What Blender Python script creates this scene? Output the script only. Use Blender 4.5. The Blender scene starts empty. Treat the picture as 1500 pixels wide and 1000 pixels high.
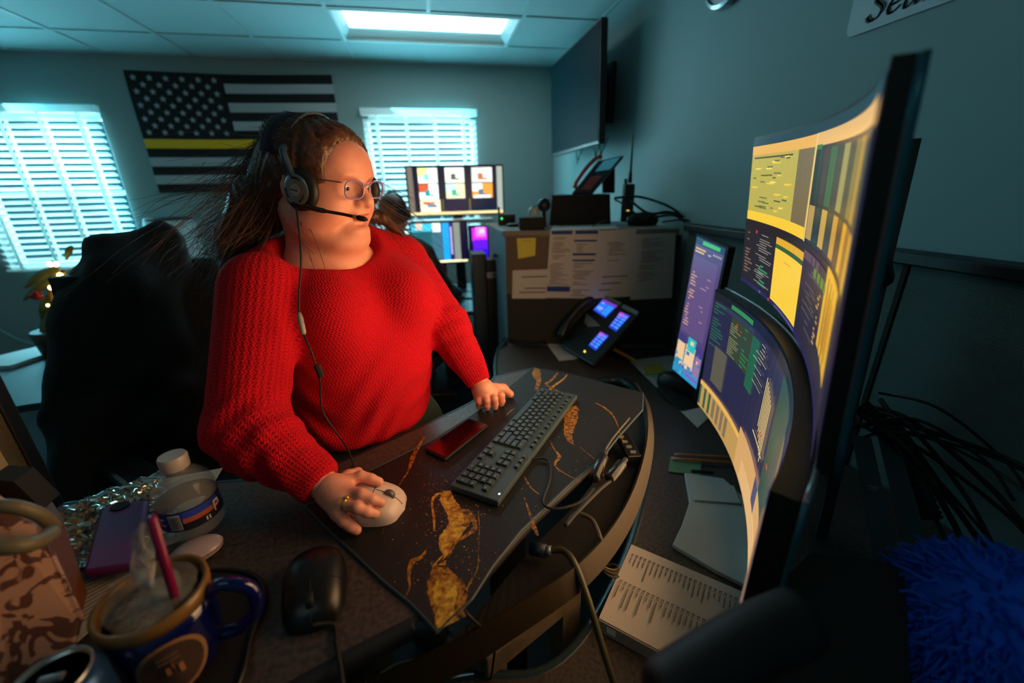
import bpy, math, random
import numpy as np
from mathutils import Vector, Matrix
random.seed(7); rng = np.random.default_rng(7)
SC = bpy.context.scene; COL = SC.collection
# ------------------------------------------------------------------ camera
CAM = np.array([0., 0., 1.55]); FPX = 600.0
def cam_rot():
    hd = np.array([1, .0227]); hd /= np.linalg.norm(hd)
    n = np.array([hd[1], -hd[0]]); D = np.array([-125., 220.])
    t = -(FPX*FPX)/(n@D)
    dn = np.array([t*n[0], t*n[1], -FPX]); d = np.array([D[0], D[1], -FPX])
    d /= np.linalg.norm(d); up = -dn/np.linalg.norm(dn); up -= d*(up@d); up /= np.linalg.norm(up)
    return np.array([np.cross(d, up), d, up])
CR = cam_rot()
cd = bpy.data.cameras.new('camera'); camo = bpy.data.objects.new('camera', cd); COL.objects.link(camo)
m = Matrix([list(CR[0])+[0], list(CR[1])+[0], list(CR[2])+[0], [0, 0, 0, 1]]); m.translation = Vector(CAM)
camo.matrix_world = m
cd.sensor_width = 36; cd.lens = 36*FPX/1500; cd.clip_start = .02; cd.clip_end = 60
cd.dof.use_dof = True; cd.dof.focus_distance = .80; cd.dof.aperture_fstop = 2.0
SC.camera = camo
def ray(u, v): return CR@np.array([u-750, 500-v, -FPX], float)
def PZ(u, v, z): r = ray(u, v); return Vector(CAM+r*((z-CAM[2])/r[2]))
def PY(u, v, y): r = ray(u, v); return Vector(CAM+r*(y/r[1]))
def PX(u, v, x): r = ray(u, v); return Vector(CAM+r*(x/r[0]))
def PD(u, v, d): return Vector(CAM+ray(u, v)/FPX*d)
def V(*a): return Vector(a)
# ------------------------------------------------------------------ view, world, lights
SC.view_settings.view_transform = 'Standard'; SC.view_settings.look = 'None'
SC.view_settings.exposure = 0.0; SC.view_settings.gamma = 1; SC.view_settings.use_curve_mapping = False
w = bpy.data.worlds.new('world'); SC.world = w; w.use_nodes = True
w.node_tree.nodes['Background'].inputs[0].default_value = (.10, .62, .80, 1)
w.node_tree.nodes['Background'].inputs[1].default_value = .30
def area(name, loc, target, sx, sy, power, col, spread=180, vis=True):
    l = bpy.data.lights.new(name, 'AREA'); l.shape = 'RECTANGLE'; l.size = sx; l.size_y = sy
    l.energy = power; l.color = col; l.spread = math.radians(spread)
    o = bpy.data.objects.new(name, l); COL.objects.link(o); o.location = loc
    d = (Vector(target)-Vector(loc)).normalized()
    o.rotation_euler = d.to_track_quat('-Z', 'Y').to_euler()
    return o
CYAN = (.17, .80, 1.0)
# daylight arriving at the two windows
area('daylight_right_window', (0.0, 4.75, 2.1), (0.0, 3.0, 1.2), 1.6, 1.6, 150, (.72, .97, 1.0))
area('daylight_left_window', (-3.0, 4.75, 2.1), (-3.0, 3.0, 1.2), 1.6, 1.6, 165, (.6, .95, 1.0))
area('room_daylight_right', (0.0, 4.14, 1.65), (0.2, 2.0, 1.9), 1.0, 1.2, 22, CYAN)
area('room_daylight_left', (-3.0, 4.14, 1.65), (-2.4, 2.0, 1.9), 1.0, 1.2, 24, CYAN)
area('troffer_glow', (.12, 3.34, 2.56), (.12, 3.34, 0), 1.1, .3, 9, (.75, .95, .95))
area('troffer_glow_left', (-3.0, 2.1, 2.56), (-3.0, 2.1, 0), 1.1, .3, 3, (.4, .9, 1.0))
area('fill_behind_camera', (-.6, -.6, 2.56), (-.6, -.6, 0), 1.1, .5, 1.7, (.6, .85, .85))  # unseen fill added behind the camera to brighten the room, no fixture there
# ------------------------------------------------------------------ colours and materials
def lin(c):
    c = c/255.
    return c/12.92 if c <= .04045 else ((c+.055)/1.055)**2.4
def rgb(r, g, b): return (lin(r), lin(g), lin(b), 1)
_mats = {}
def mat(name, col, rough=.6, metal=0, bump=None, emit=None, var=None, spec=.5, trans=0, alpha=1, sss=0, coat=0):
    """var=(colour2, scale, detail)  bump=(scale, strength[, kind])"""
    if name in _mats: return _mats[name]
    m = bpy.data.materials.new(name); m.use_nodes = True; nt = m.node_tree; N = nt.nodes; L = nt.links
    b = N['Principled BSDF']
    b.inputs['Base Color'].default_value = col; b.inputs['Roughness'].default_value = rough
    b.inputs['Metallic'].default_value = metal; b.inputs['Specular IOR Level'].default_value = spec
    b.inputs['Transmission Weight'].default_value = trans; b.inputs['Alpha'].default_value = alpha
    b.inputs['Coat Weight'].default_value = coat
    if sss:
        b.inputs['Subsurface Weight'].default_value = sss; b.inputs['Subsurface Radius'].default_value = (.012, .005, .003)
        b.inputs['Subsurface Scale'].default_value = 1
    tc = N.new('ShaderNodeTexCoord')
    if var:
        n = N.new('ShaderNodeTexNoise'); n.inputs['Scale'].default_value = var[1]; n.inputs['Detail'].default_value = var[2]
        r = N.new('ShaderNodeValToRGB'); r.color_ramp.elements[0].position = .35; r.color_ramp.elements[1].position = .65
        r.color_ramp.elements[0].color = col; r.color_ramp.elements[1].color = var[0]
        L.new(tc.outputs['Object'], n.inputs['Vector']); L.new(n.outputs['Fac'], r.inputs[0]); L.new(r.outputs[0], b.inputs['Base Color'])
    if bump:
        bp = N.new('ShaderNodeBump'); bp.inputs['Strength'].default_value = bump[1]; bp.inputs['Distance'].default_value = .004
        if len(bump) > 2:
            n = N.new('ShaderNodeTexWave'); n.bands_direction = bump[2]; n.inputs['Scale'].default_value = bump[0]
            n.inputs['Distortion'].default_value = .4
            L.new(tc.outputs['Object'], n.inputs['Vector']); L.new(n.outputs['Fac'], bp.inputs['Height'])
        else:
            n = N.new('ShaderNodeTexNoise'); n.inputs['Scale'].default_value = bump[0]; n.inputs['Detail'].default_value = 3
            L.new(tc.outputs['Object'], n.inputs['Vector']); L.new(n.outputs['Fac'], bp.inputs['Height'])
        L.new(bp.outputs[0], b.inputs['Normal'])
    if emit:
        b.inputs['Emission Color'].default_value = emit[0]; b.inputs['Emission Strength'].default_value = emit[1]
    _mats[name] = m
    return m
def attr_mat(name, emit=None, rough=.5):
    if name in _mats: return _mats[name]
    m = bpy.data.materials.new(name); m.use_nodes = True; nt = m.node_tree; b = nt.nodes['Principled BSDF']
    a = nt.nodes.new('ShaderNodeAttribute'); a.attribute_name = 'Col'
    b.inputs['Roughness'].default_value = rough
    if emit:
        b.inputs['Base Color'].default_value = (.01, .01, .012, 1)
        nt.links.new(a.outputs['Color'], b.inputs['Emission Color']); b.inputs['Emission Strength'].default_value = emit
    else: nt.links.new(a.outputs['Color'], b.inputs['Base Color'])
    _mats[name] = m
    return m
# ------------------------------------------------------------------ mesh builder
class MB:
    def __init__(s): s.v = []; s.f = []; s.mi = []; s.c = []; s.hascol = False
    def face(s, idx, mi=0, col=None):
        s.f.append(tuple(idx)); s.mi.append(mi); s.c.append(col or (1, 1, 1, 1))
        if col: s.hascol = True
    def poly(s, pts, mi=0, col=None):
        n = len(s.v); s.v += [tuple(p) for p in pts]; s.face(range(n, n+len(pts)), mi, col); return s
    def box(s, c, size, rot=None, mi=0, col=None, taper=1.0):
        c = Vector(c); hx, hy, hz = [q/2 for q in size]; R = rot or Matrix.Identity(3); n = len(s.v)
        for z in (-1, 1):
            k = taper if z > 0 else 1
            for x, y in ((-1, -1), (1, -1), (1, 1), (-1, 1)): s.v.append(tuple(c+R@V(x*hx*k, y*hy*k, z*hz)))
        for q in ((3, 2, 1, 0), (4, 5, 6, 7), (0, 1, 5, 4), (1, 2, 6, 5), (2, 3, 7, 6), (3, 0, 4, 7)): s.face([n+i for i in q], mi, col)
        return s
    def prism(s, pts, z0, z1, mi=0, col=None, mi_top=None):
        n = len(s.v); k = len(pts)
        s.v += [(p[0], p[1], z0) for p in pts]+[(p[0], p[1], z1) for p in pts]
        s.face([n+i for i in range(k)][::-1], mi, col); s.face([n+k+i for i in range(k)], mi if mi_top is None else mi_top, col)
        for i in range(k): j = (i+1) % k; s.face((n+i, n+j, n+k+j, n+k+i), mi, col)
        return s
    def slab(s, pts, off, mi=0, col=None):
        """closed slab: polygon pts extruded by vector off"""
        n = len(s.v); k = len(pts); off = Vector(off)
        s.v += [tuple(Vector(p)) for p in pts]+[tuple(Vector(p)+off) for p in pts]
        s.face([n+i for i in range(k)][::-1], mi, col); s.face([n+k+i for i in range(k)], mi, col)
        for i in range(k): j = (i+1) % k; s.face((n+i, n+j, n+k+j, n+k+i), mi, col)
        return s
    def tube(s, pts, r, seg=8, mi=0, cap=True, col=None):
        P = [Vector(p) for p in pts]; rs = r if hasattr(r, '__len__') else [r]*len(P)
        n0 = len(s.v); up = None
        for i, p in enumerate(P):
            t = (P[min(i+1, len(P)-1)]-P[max(i-1, 0)])
            t = t.normalized() if t.length > 1e-9 else V(0, 0, 1)
            if up is None: up = t.orthogonal().normalized()
            up = (up-t*up.dot(t)); up = up.normalized() if up.length > 1e-6 else t.orthogonal().normalized()
            w_ = t.cross(up)
            for k in range(seg):
                a = 2*math.pi*k/seg; s.v.append(tuple(p+(up*math.cos(a)+w_*math.sin(a))*rs[i]))
        for i in range(len(P)-1):
            for k in range(seg):
                a = n0+i*seg+k; b = n0+i*seg+(k+1) % seg; s.face((a, b, b+seg, a+seg), mi, col)
        if cap: s.face([n0+k for k in range(seg)][::-1], mi, col); s.face([n0+(len(P)-1)*seg+k for k in range(seg)], mi, col)
        return s
    def lathe(s, prof, c=(0, 0, 0), seg=32, rot=None, mi=0, mis=None, sx=1, sy=1):
        c = Vector(c); R = rot or Matrix.Identity(3); n0 = len(s.v)
        for r, z in prof:
            for k in range(seg):
                a = 2*math.pi*k/seg; s.v.append(tuple(c+R@V(r*math.cos(a)*sx, r*math.sin(a)*sy, z)))
        for i in range(len(prof)-1):
            for k in range(seg):
                a = n0+i*seg+k; b = n0+i*seg+(k+1) % seg; s.face((a, b, b+seg, a+seg), mis[i] if mis else mi)
        if prof[0][0] > 1e-4: s.face([n0+k for k in range(seg)][::-1], mis[0] if mis else mi)
        if prof[-1][0] > 1e-4: s.face([n0+(len(prof)-1)*seg+k for k in range(seg)], mis[-1] if mis else mi)
        return s
    def ell(s, c, r, rot=None, seg=16, rings=10, mi=0, col=None):
        c = Vector(c); R = rot or Matrix.Identity(3); n0 = len(s.v)
        if not hasattr(r, '__len__'): r = (r, r, r)
        for i in range(rings+1):
            t = math.pi*i/rings
            for k in range(seg):
                a = 2*math.pi*k/seg; s.v.append(tuple(c+R@V(r[0]*math.sin(t)*math.cos(a), r[1]*math.sin(t)*math.sin(a), -r[2]*math.cos(t))))
        for i in range(rings):
            for k in range(seg):
                a = n0+i*seg+k; b = n0+i*seg+(k+1) % seg; s.face((a, b, b+seg, a+seg), mi, col)
        return s
    def grid(s, fn, nu, nv, mi=0, col=None, colfn=None, mifn=None):
        n0 = len(s.v)
        for i in range(nu+1):
            for j in range(nv+1): s.v.append(tuple(fn(i/nu, j/nv)))
        for i in range(nu):
            for j in range(nv):
                a = n0+i*(nv+1)+j
                s.face((a, a+nv+1, a+nv+2, a+1), mifn((i+.5)/nu, (j+.5)/nv) if mifn else mi, colfn((i+.5)/nu, (j+.5)/nv) if colfn else col)
        return s
    def build(s, name, mats, parent=None, smooth=False, bevel=0, local=False, weld=False, auto=None, solid=0, sub=0):
        vs = s.v
        if parent is not None and not local:
            root = parent
            chain = Matrix.Identity(4)
            o = parent
            mats_ = []
            while o is not None: mats_.append(Matrix.LocRotScale(o.location, o.rotation_euler, o.scale)); o = o.parent
            for q in mats_[::-1]: chain = chain@q
            inv = chain.inverted(); vs = [tuple(inv@Vector(p)) for p in s.v]
        me = bpy.data.meshes.new(name); me.from_pydata(vs, [], s.f)
        if not isinstance(mats, (list, tuple)): mats = [mats]
        for q in mats: me.materials.append(q)
        me.polygons.foreach_set('material_index', s.mi)
        if s.hascol:
            at = me.color_attributes.new('Col', 'FLOAT_COLOR', 'CORNER'); buf = []
            for p, c in zip(me.polygons, s.c): buf += list(c)*p.loop_total
            at.data.foreach_set('color', buf)
        if weld or smooth:
            import bmesh
            bm = bmesh.new(); bm.from_mesh(me)
            if weld: bmesh.ops.remove_doubles(bm, verts=bm.verts, dist=1e-5)
            bm.to_mesh(me); bm.free()
        if smooth:
            for p in me.polygons: p.use_smooth = True
            if auto: 
                try: me.set_sharp_from_angle(angle=math.radians(auto))
                except Exception: pass
        me.update()
        o = bpy.data.objects.new(name, me); COL.objects.link(o)
        if parent is not None: o.parent = parent
        if solid:
            md = o.modifiers.new('s', 'SOLIDIFY'); md.thickness = solid; md.offset = 0
        if bevel:
            md = o.modifiers.new('b', 'BEVEL'); md.width = bevel; md.segments = 2; md.limit_method = 'ANGLE'; md.angle_limit = math.radians(40)
        if sub:
            md = o.modifiers.new('u', 'SUBSURF'); md.levels = sub; md.render_levels = sub
        return o
def tag(o, label=None, cat=None, group=None, kind=None):
    if label: o['label'] = label
    if cat: o['category'] = cat
    if group: o['group'] = group
    if kind: o['kind'] = kind
    return o
def thing(name, label, cat, loc, rz=0, group=None, rot=None):
    o = bpy.data.objects.new(name, None); COL.objects.link(o); o.empty_display_size = .05
    o.location = Vector(loc); o.rotation_euler = rot or (0, 0, rz)
    return tag(o, label, cat, group)
def lab(o, t): o['label'] = t; return o
def copy_tree(o, parent=None):
    c = o.copy(); COL.objects.link(c)
    if parent: c.parent = parent
    for ch in [x for x in COL.objects if x.parent == o]: copy_tree(ch, c)
    return c
def catmull(pts, n=6):
    P = [Vector(p) for p in pts]; out = []
    for i in range(len(P)-1):
        a = P[max(i-1, 0)]; b = P[i]; c = P[i+1]; d = P[min(i+2, len(P)-1)]
        for k in range(n):
            t = k/n; out.append(.5*((2*b)+(c-a)*t+(2*a-5*b+4*c-d)*t*t+(-a+3*b-3*c+d)*t**3))
    out.append(P[-1]); return out
def basis(x, y, z):
    m = Matrix.Identity(3)
    for i, q in enumerate((x, y, z)):
        q = Vector(q)
        for j in range(3): m[j][i] = q[j]
    return m
def rotz(a): return Matrix.Rotation(a, 3, 'Z')
def frame_from(x, up=V(0, 0, 1)):
    x = Vector(x).normalized(); y = up.cross(x).normalized(); return basis(x, y, x.cross(y))
def decal(mb, fn, rects, off0=.0004, step=.00015, nu=1, mi=0):
    """rects (s0,t0,s1,t1,colour[,nu]) painted on surface fn(s,t,off); later rects lie above earlier ones"""
    for k, r in enumerate(rects):
        s0, t0, s1, t1, c = r[:5]; n = max(1, int(math.ceil(nu*abs(s1-s0))))
        o = off0+step*min(k, 12) if k < 12 else off0+step*12+.00002*(k-12)
        mb.grid(lambda a, b: fn(s0+(s1-s0)*a, t0+(t1-t0)*b, o), n, 1, mi, c)
BLK = mat('black_plastic', rgb(22, 22, 24), .45)
BLKM = mat('black_matte', rgb(14, 14, 16), .8)
RUB = mat('black_rubber', rgb(16, 16, 18), .6)
SILV = mat('silver_plastic', rgb(150, 155, 160), .3, .6)
DGREY = mat('dark_grey_metal', rgb(48, 50, 54), .4, .6)
WHT = mat('white_plastic', rgb(215, 212, 208), .4)
PAINT = attr_mat('printed_surface', rough=.7)
SCR = attr_mat('lit_screen', emit=1.0, rough=.25)
# ================================================================== the room
YB = 4.25; XR = 1.25; ZC = 2.60; XL = -4.6; YF = -1.6
WALL = mat('teal_grey_paint', rgb(126, 150, 150), .75, bump=(60, .06))
CEIL = mat('ceiling_tile', rgb(165, 190, 192), .85, bump=(260, .35), var=(rgb(140, 165, 168), 500, 2))
GRID = mat('ceiling_grid_bar', rgb(150, 175, 178), .6)
CARP = mat('dark_carpet', rgb(34, 38, 42), .95, bump=(400, .6), var=(rgb(22, 25, 30), 200, 3))
def struct(name, mb, m, **k): o = mb.build(name, m, **k); o['kind'] = 'structure'; return o
struct('floor', MB().box((( XL+XR)/2, (YF+YB)/2, -.05), (XR-XL+.4, YB-YF+.4, .1)), CARP)
WINS = [(-.50, .50), (-3.53, -2.50)]; WZ0, WZ1 = 1.0, 2.19
b = MB()
xs = [XL-.2, WINS[1][0], WINS[1][1], WINS[0][0], WINS[0][1], XR+.2]
for i in range(5):
    x0, x1 = xs[i], xs[i+1]
    if i in (1, 3):
        b.box(((x0+x1)/2, YB+.06, WZ0/2), (x1-x0, .12, WZ0)); b.box(((x0+x1)/2, YB+.06, (WZ1+ZC)/2), (x1-x0, .12, ZC-WZ1))
    else: b.box(((x0+x1)/2, YB+.06, ZC/2), (x1-x0, .12, ZC))
struct('wall_back', b, WALL)
struct('wall_right', MB().box((XR+.06, (YF+YB)/2, ZC/2), (.12, YB-YF, ZC)), WALL)
struct('wall_left', MB().box((XL-.06, (YF+YB)/2, ZC/2), (.12, YB-YF, ZC)), WALL)
struct('wall_front', MB().box(((XL+XR)/2, YF-.06, ZC/2), (XR-XL, .12, ZC)), WALL)
# ceiling: tiles with the light openings, bars on a 2 ft grid
TX0 = .106; TP = .612; TY0 = 3.155; TR = .598      # a grid line in x, one in y
def gx(i): return TX0+TP*i
def gy(j): return TY0+TR*j
LIGHTS = [(-1, 1, 0), (-7, -5, -2), (-2, 0, -6)]          # x cells, y row
b = MB(); bars = MB()
for i in range(-8, 3):
    for j in range(-8, 3):
        x0, x1 = max(gx(i), XL), min(gx(i+1), XR); y0, y1 = max(gy(j), YF), min(gy(j+1), YB)
        if x1 <= x0 or y1 <= y0: continue
        if any(a <= i < c and j == r for a, c, r in LIGHTS): continue
        b.box(((x0+x1)/2, (y0+y1)/2, ZC+.011), (x1-x0-.02, y1-y0-.02, .018))
for i in range(-7, 3):
    if XL < gx(i) < XR:
        segs = [(YF, YB)]
        for a, c, r in LIGHTS:
            if a < i < c: segs = [q for s0, s1 in segs for q in ((s0, min(s1, gy(r))), (max(s0, gy(r+1)), s1)) if q[1] > q[0]+.01]
        for s0, s1 in segs: bars.box((gx(i), (s0+s1)/2, ZC-.002), (.024, s1-s0, .006))
for j in range(-7, 3):
    if YF < gy(j) < YB: bars.box(((XL+XR)/2, gy(j), ZC-.0015), (XR-XL, .024, .006))
bars.box(((XL+XR)/2, YB-.011, ZC-.001), (XR-XL, .022, .008)); bars.box((XR-.011, (YF+YB)/2, ZC-.001), (.022, YB-YF, .008))
co = struct('ceiling', b, CEIL)
bars.build('ceiling_grid', GRID, co)
struct('ceiling_slab', MB().box(((XL+XR)/2, (YF+YB)/2, ZC+.25), (XR-XL+.4, YB-YF+.4, .05)), BLKM)
# troffers
TROF = mat('white_enamel', rgb(200, 225, 228), .45)
LENS = mat('lit_lens', rgb(240, 240, 235), .5, emit=((1, .93, .80, 1), 1.6))
for n, (a, c, r) in enumerate(LIGHTS[:2]):
    x0, x1, y0, y1 = gx(a)+.012, gx(c)-.012, gy(r)+.012, gy(r+1)-.012
    lb = ('recessed ceiling light glowing above the window beside the television', 'recessed ceiling light cut by the upper corner above the left window')[n]
    t = thing('ceiling_light', lb, 'ceiling light', ((x0+x1)/2, (y0+y1)/2, ZC), group='recessed ceiling lights')
    q = MB()
    for (p0, p1, p2, p3) in (((x0, y0), (x1, y0), (x1-.05, y0+.06), (x0+.05, y0+.06)), ((x1, y0), (x1, y1), (x1-.05, y1-.06), (x1-.05, y0+.06)),
                             ((x1, y1), (x0, y1), (x0+.05, y1-.06), (x1-.05, y1-.06)), ((x0, y1), (x0, y0), (x0+.05, y0+.06), (x0+.05, y1-.06))):
        q.poly([(p0[0], p0[1], ZC), (p1[0], p1[1], ZC), (p2[0], p2[1], ZC+.05), (p3[0], p3[1], ZC+.05)])
    q.poly([(x0+.05, y0+.06, ZC+.05), (x1-.05, y0+.06, ZC+.05), (x1-.05, y1-.06, ZC+.05), (x0+.05, y1-.06, ZC+.05)])
    q.build('reflector', TROF, t, solid=.002)
    f = MB()
    for cx, cy, sx, sy in (((x0+x1)/2, y0+.008, x1-x0, .016), ((x0+x1)/2, y1-.008, x1-x0, .016), (x0+.008, (y0+y1)/2, .016, y1-y0-.034), (x1-.008, (y0+y1)/2, .016, y1-y0-.034)):
        f.box((cx, cy, ZC-.004), (sx, sy, .008))
    f.build('frame', TROF, t)
    MB().box(((x0+x1)/2, (y0+y1)/2-.02, ZC+.035), (x1-x0-.13, .27, .022)).build('lens', LENS, t, bevel=.006)
# windows with their blinds
FRW = mat('window_vinyl', rgb(210, 225, 225), .4)
GLS = mat('window_glass', (.8, .95, 1, 1), .02)
def pane_mat(m, fac=.07, tint=(.92, .98, 1, 1), base=(.02, .03, .03, 1)):
    nt = m.node_tree; b = nt.nodes['Principled BSDF']; out = nt.nodes['Material Output']
    b.inputs['Base Color'].default_value = base
    tr = nt.nodes.new('ShaderNodeBsdfTransparent'); tr.inputs[0].default_value = tint
    mx = nt.nodes.new('ShaderNodeMixShader'); mx.inputs[0].default_value = fac
    nt.links.new(tr.outputs[0], mx.inputs[1]); nt.links.new(b.outputs[0], mx.inputs[2]); nt.links.new(mx.outputs[0], out.inputs[0])
pane_mat(GLS)
SLAT = mat('blind_slat', rgb(235, 240, 240), .5)
def slat_mat():
    m = SLAT; nt = m.node_tree; b = nt.nodes['Principled BSDF']; out = nt.nodes['Material Output']
    tr = nt.nodes.new('ShaderNodeBsdfTranslucent'); tr.inputs[0].default_value = (.85, 1, 1, 1)
    mx = nt.nodes.new('ShaderNodeMixShader'); mx.inputs[0].default_value = .45
    nt.links.new(b.outputs[0], mx.inputs[1]); nt.links.new(tr.outputs[0], mx.inputs[2]); nt.links.new(mx.outputs[0], out.inputs[0])
slat_mat()
for n, (x0, x1) in enumerate(WINS):
    z0, z1 = WZ0, WZ1; cx = (x0+x1)/2; wd = x1-x0
    f = MB()
    for c, s in (((cx, YB+.09, z0+.02), (wd, .05, .04)), ((cx, YB+.09, z1-.02), (wd, .05, .04)), ((x0+.02, YB+.09, (z0+z1)/2), (.04, .05, z1-z0)),
                 ((x1-.02, YB+.09, (z0+z1)/2), (.04, .05, z1-z0)), ((cx, YB+.09, (z0+z1)/2), (wd, .05, .035))): f.box(c, s)
    wo = struct('window_%d' % (n+1), f, FRW)
    MB().box((cx, YB+.095, (z0+z1)/2), (wd-.06, .004, z1-z0-.06)).build('pane', GLS, wo)
    t = thing('window_blind', ('white slatted blind on the window behind the far monitor wall', 'white slatted blind on the window above the leafy plant')[n], 'window blind', (cx, YB-.03, z0), group='window blinds')
    MB().box((cx, YB-.035, WZ1+.02), (wd+.02, .06, .055)).build('headrail', SLAT, t, bevel=.004)
    s = MB(); k = 0; z = z0+.03; ang = Matrix.Rotation(math.radians(-28), 3, 'X')
    while z < WZ1-.01:
        s.box((cx, YB-.035, z), (wd-.01, .048, .003), ang); z += .0505
    s.build('slats', SLAT, t)
    MB().box((cx, YB-.035, z0-.002), (wd-.005, .05, .018)).build('bottom_rail', SLAT, t, bevel=.003)
    c = MB()
    for q in range(4):
        xx = x0+wd*(.12+.253*q)
        c.box((xx, YB-.062, (z0+WZ1)/2), (.022, .0015, WZ1-z0)); c.box((xx, YB-.008, (z0+WZ1)/2), (.022, .0015, WZ1-z0))
    c.build('ladder_tape', SLAT, t)
# cable raceway line and loose cord on the back wall below the left window
b = MB().tube(catmull([PY(-30, 470, 4.2), PY(0, 483, 4.2), PY(30, 498, 4.2), PY(70, 507, 4.2), PY(110, 508, 4.2)]), .006)
tag(b.build('drooping_cable', mat('pale_cord', rgb(120, 190, 200), .5)), 'pale cord drooping along the wall under the left window', 'cable')
# flag
FT = PY(181, 103, YB-.012); fx0 = FT.x; fx1 = PY(486, 111, YB-.012).x; fz1 = 2.485; fz0 = 1.585
FB = mat('flag_black', rgb(12, 12, 16), .85); FWm = mat('flag_grey_white', rgb(158, 168, 172), .85); FY = mat('flag_yellow', rgb(222, 178, 10), .8)
def fpt(s, t, off=0):
    x = fx0+(fx1-fx0)*s; z = fz1+(fz0-fz1)*t
    x += .02*(t)*(1-s)*0; z -= .012*math.sin(math.pi*s)*(1-t)
    return V(x, YB-.020-off-.006*math.sin(s*9+t*3)-.004*math.sin(t*8), z)
flag = MB()
def fm(s, t):
    k = min(int(t*13), 12)
    if k < 7 and s < .445: return 0
    return 2 if k == 7 else (0, 1)[k % 2]
flag.grid(fpt, 60, 52, mifn=fm)
for r in range(9):
    n = 6 if r % 2 == 0 else 5
    for q in range(n):
        s0 = (.445/12)*(1+2*q+(r % 2)); t0 = (7/13)*(r+1)/10
        pts = []
        for k in range(10):
            a = math.pi/2+k*math.pi/5; rr = .026 if k % 2 == 0 else .0105
            pts.append(fpt(s0+rr*math.cos(a)/(fx1-fx0), t0-rr*math.sin(a)/(fz1-fz0), .0025))
        c = fpt(s0, t0, .0025); n0 = len(flag.v); flag.v += [tuple(c)]+[tuple(p) for p in pts]
        for k in range(10): flag.face((n0, n0+1+k, n0+1+(k+1) % 10), 1)
tag(flag.build('wall_flag', [FB, FWm, FY], smooth=True), 'black and grey striped flag with stars and one thin yellow stripe', 'flag')
# television on the right wall
A = V(1.05, 3.62, 1.80); Bq = V(1.05, 2.60, 1.80)
t = thing('wall_television', 'large black television mounted high on the right wall', 'television', (1.25, 3.1, 2.1))
scrn = mat('tv_glass', rgb(8, 34, 40), .5, spec=.02)
tl, tr_, bl, br = PX(805, 105, 1.03), PX(877, 33, 1.03), PX(813, 228, 1.05), PX(882, 210, 1.05)
tl.z = tr_.z = 2.435; bl.z = br.z = 1.797; bl.y = tl.y = 3.60; br.y = tr_.y = 2.60
nrm = (tr_-tl).cross(bl-tl).normalized()
if nrm.x > 0: nrm = -nrm
MB().slab([tl, tr_, br, bl], -nrm*.045).build('housing', BLK, t, bevel=.006)
iy = lambda p, q: tl.lerp(tr_, p).lerp(bl.lerp(br, p), q)
MB().poly([iy(.012, .02)+nrm*.002, iy(.988, .02)+nrm*.002, iy(.988, .97)+nrm*.002, iy(.012, .97)+nrm*.002]).build('screen', scrn, t, solid=.002)
m_ = MB(); m_.box((1.235, 3.1, 2.12), (.03, .5, .35)); m_.box((1.165, 3.1, 2.12), (.13, .06, .3)); m_.build('wall_mount', DGREY, t, bevel=.004)
for yy in (2.75, 2.85, 3.2): MB().tube(catmull([(1.12, yy, 1.80), (1.14, yy+.02, 1.74), (1.16, yy+.09, 1.73), (1.19, yy+.1, 1.80), (1.2, yy+.05, 1.86)]), .004, 6).build('cable', RUB, t)
# clock and sign high on the right wall
cc = PX(1066, -34, XR-.02)
t = thing('wall_clock', 'round silver rimmed wall clock cut by the top edge', 'clock', (XR, cc.y, cc.z))
rr = Matrix.Rotation(math.radians(-90), 3, 'Y')
MB().lathe([(.125, 0), (.135, .02), (.13, .035), (.117, .04), (.114, .03)], (XR-.001, cc.y, cc.z+.03), 40, rr).build('rim', SILV, t, smooth=True, auto=40)
MB().lathe([(.117, 0), (.117, .025)], (XR-.001, cc.y, cc.z+.03), 40, rr).build('dial', mat('clock_dial', rgb(190, 200, 200), .4), t)
q = MB(); q.box((XR-.029, cc.y+.03, cc.z+.06), (.003, .10, .01), Matrix.Rotation(.8, 3, 'X')); q.box((XR-.029, cc.y, cc.z-.01), (.003, .008, .1)); q.build('hands', BLKM, t)
y1 = PX(1242, 57, XR).y; zb = 1.942
t = thing('wall_sign', 'pale sign with bold dark lettering above the curved monitors', 'sign', (XR, y1-.4, zb))
def rrect(y0, y1, z0, z1, r, x):
    P = []
    for cy, cz, a0 in ((y1-r, z0+r, -90), (y1-r, z1-r, 0), (y0+r, z1-r, 90), (y0+r, z0+r, 180)):
        for k in range(6): a = math.radians(a0+18*k); P.append((x, cy+r*math.cos(a), cz+r*math.sin(a)))
    return P
MB().slab(rrect(y1-.52, y1, zb, zb+.13, .02, XR-.001), (-.008, 0, 0)).build('board', mat('sign_board', rgb(168, 180, 186), .5), t)
INK = mat('sign_ink', rgb(8, 22, 28), .6)
L = MB()
def pen(P, w=.011, ang=35, mb=L, org=(0, 0), sc=.62, sl=.22):
    """broad-nib stroke in sign space: a to the right (towards -y), b up"""
    P = catmull([V(p[0], p[1], 0) for p in P], 8); na = math.radians(ang); nb = V(math.cos(na), math.sin(na), 0)*w
    def T(p): a = (p.x+p.y*sl)*sc+org[0]; b_ = p.y*sc+org[1]; return V(XR-.0105, y1-a, zb+b_)
    for i in range(len(P)-1):
        q = [P[i]-nb, P[i+1]-nb, P[i+1]+nb, P[i]+nb]; mb.poly([T(x) for x in q])
        d = (P[i+1]-P[i]); pp = V(-d.y, d.x, 0).normalized()*.004
        mb.poly([T(x) for x in (P[i]-pp, P[i+1]-pp, P[i+1]+pp, P[i]+pp)])
_o = PX(1268, 33, XR-.0105); S = 1.0; o = (y1-_o.y, _o.z-zb)
pen([(.062, .088), (.05, .1), (.03, .1), (.014, .088), (.014, .072), (.035, .055), (.055, .04), (.058, .02), (.045, .003), (.02, 0), (.004, .012), (0, .022)], org=o)
pen([(.062, .102), (.062, .078)], .004, org=o)
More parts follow.
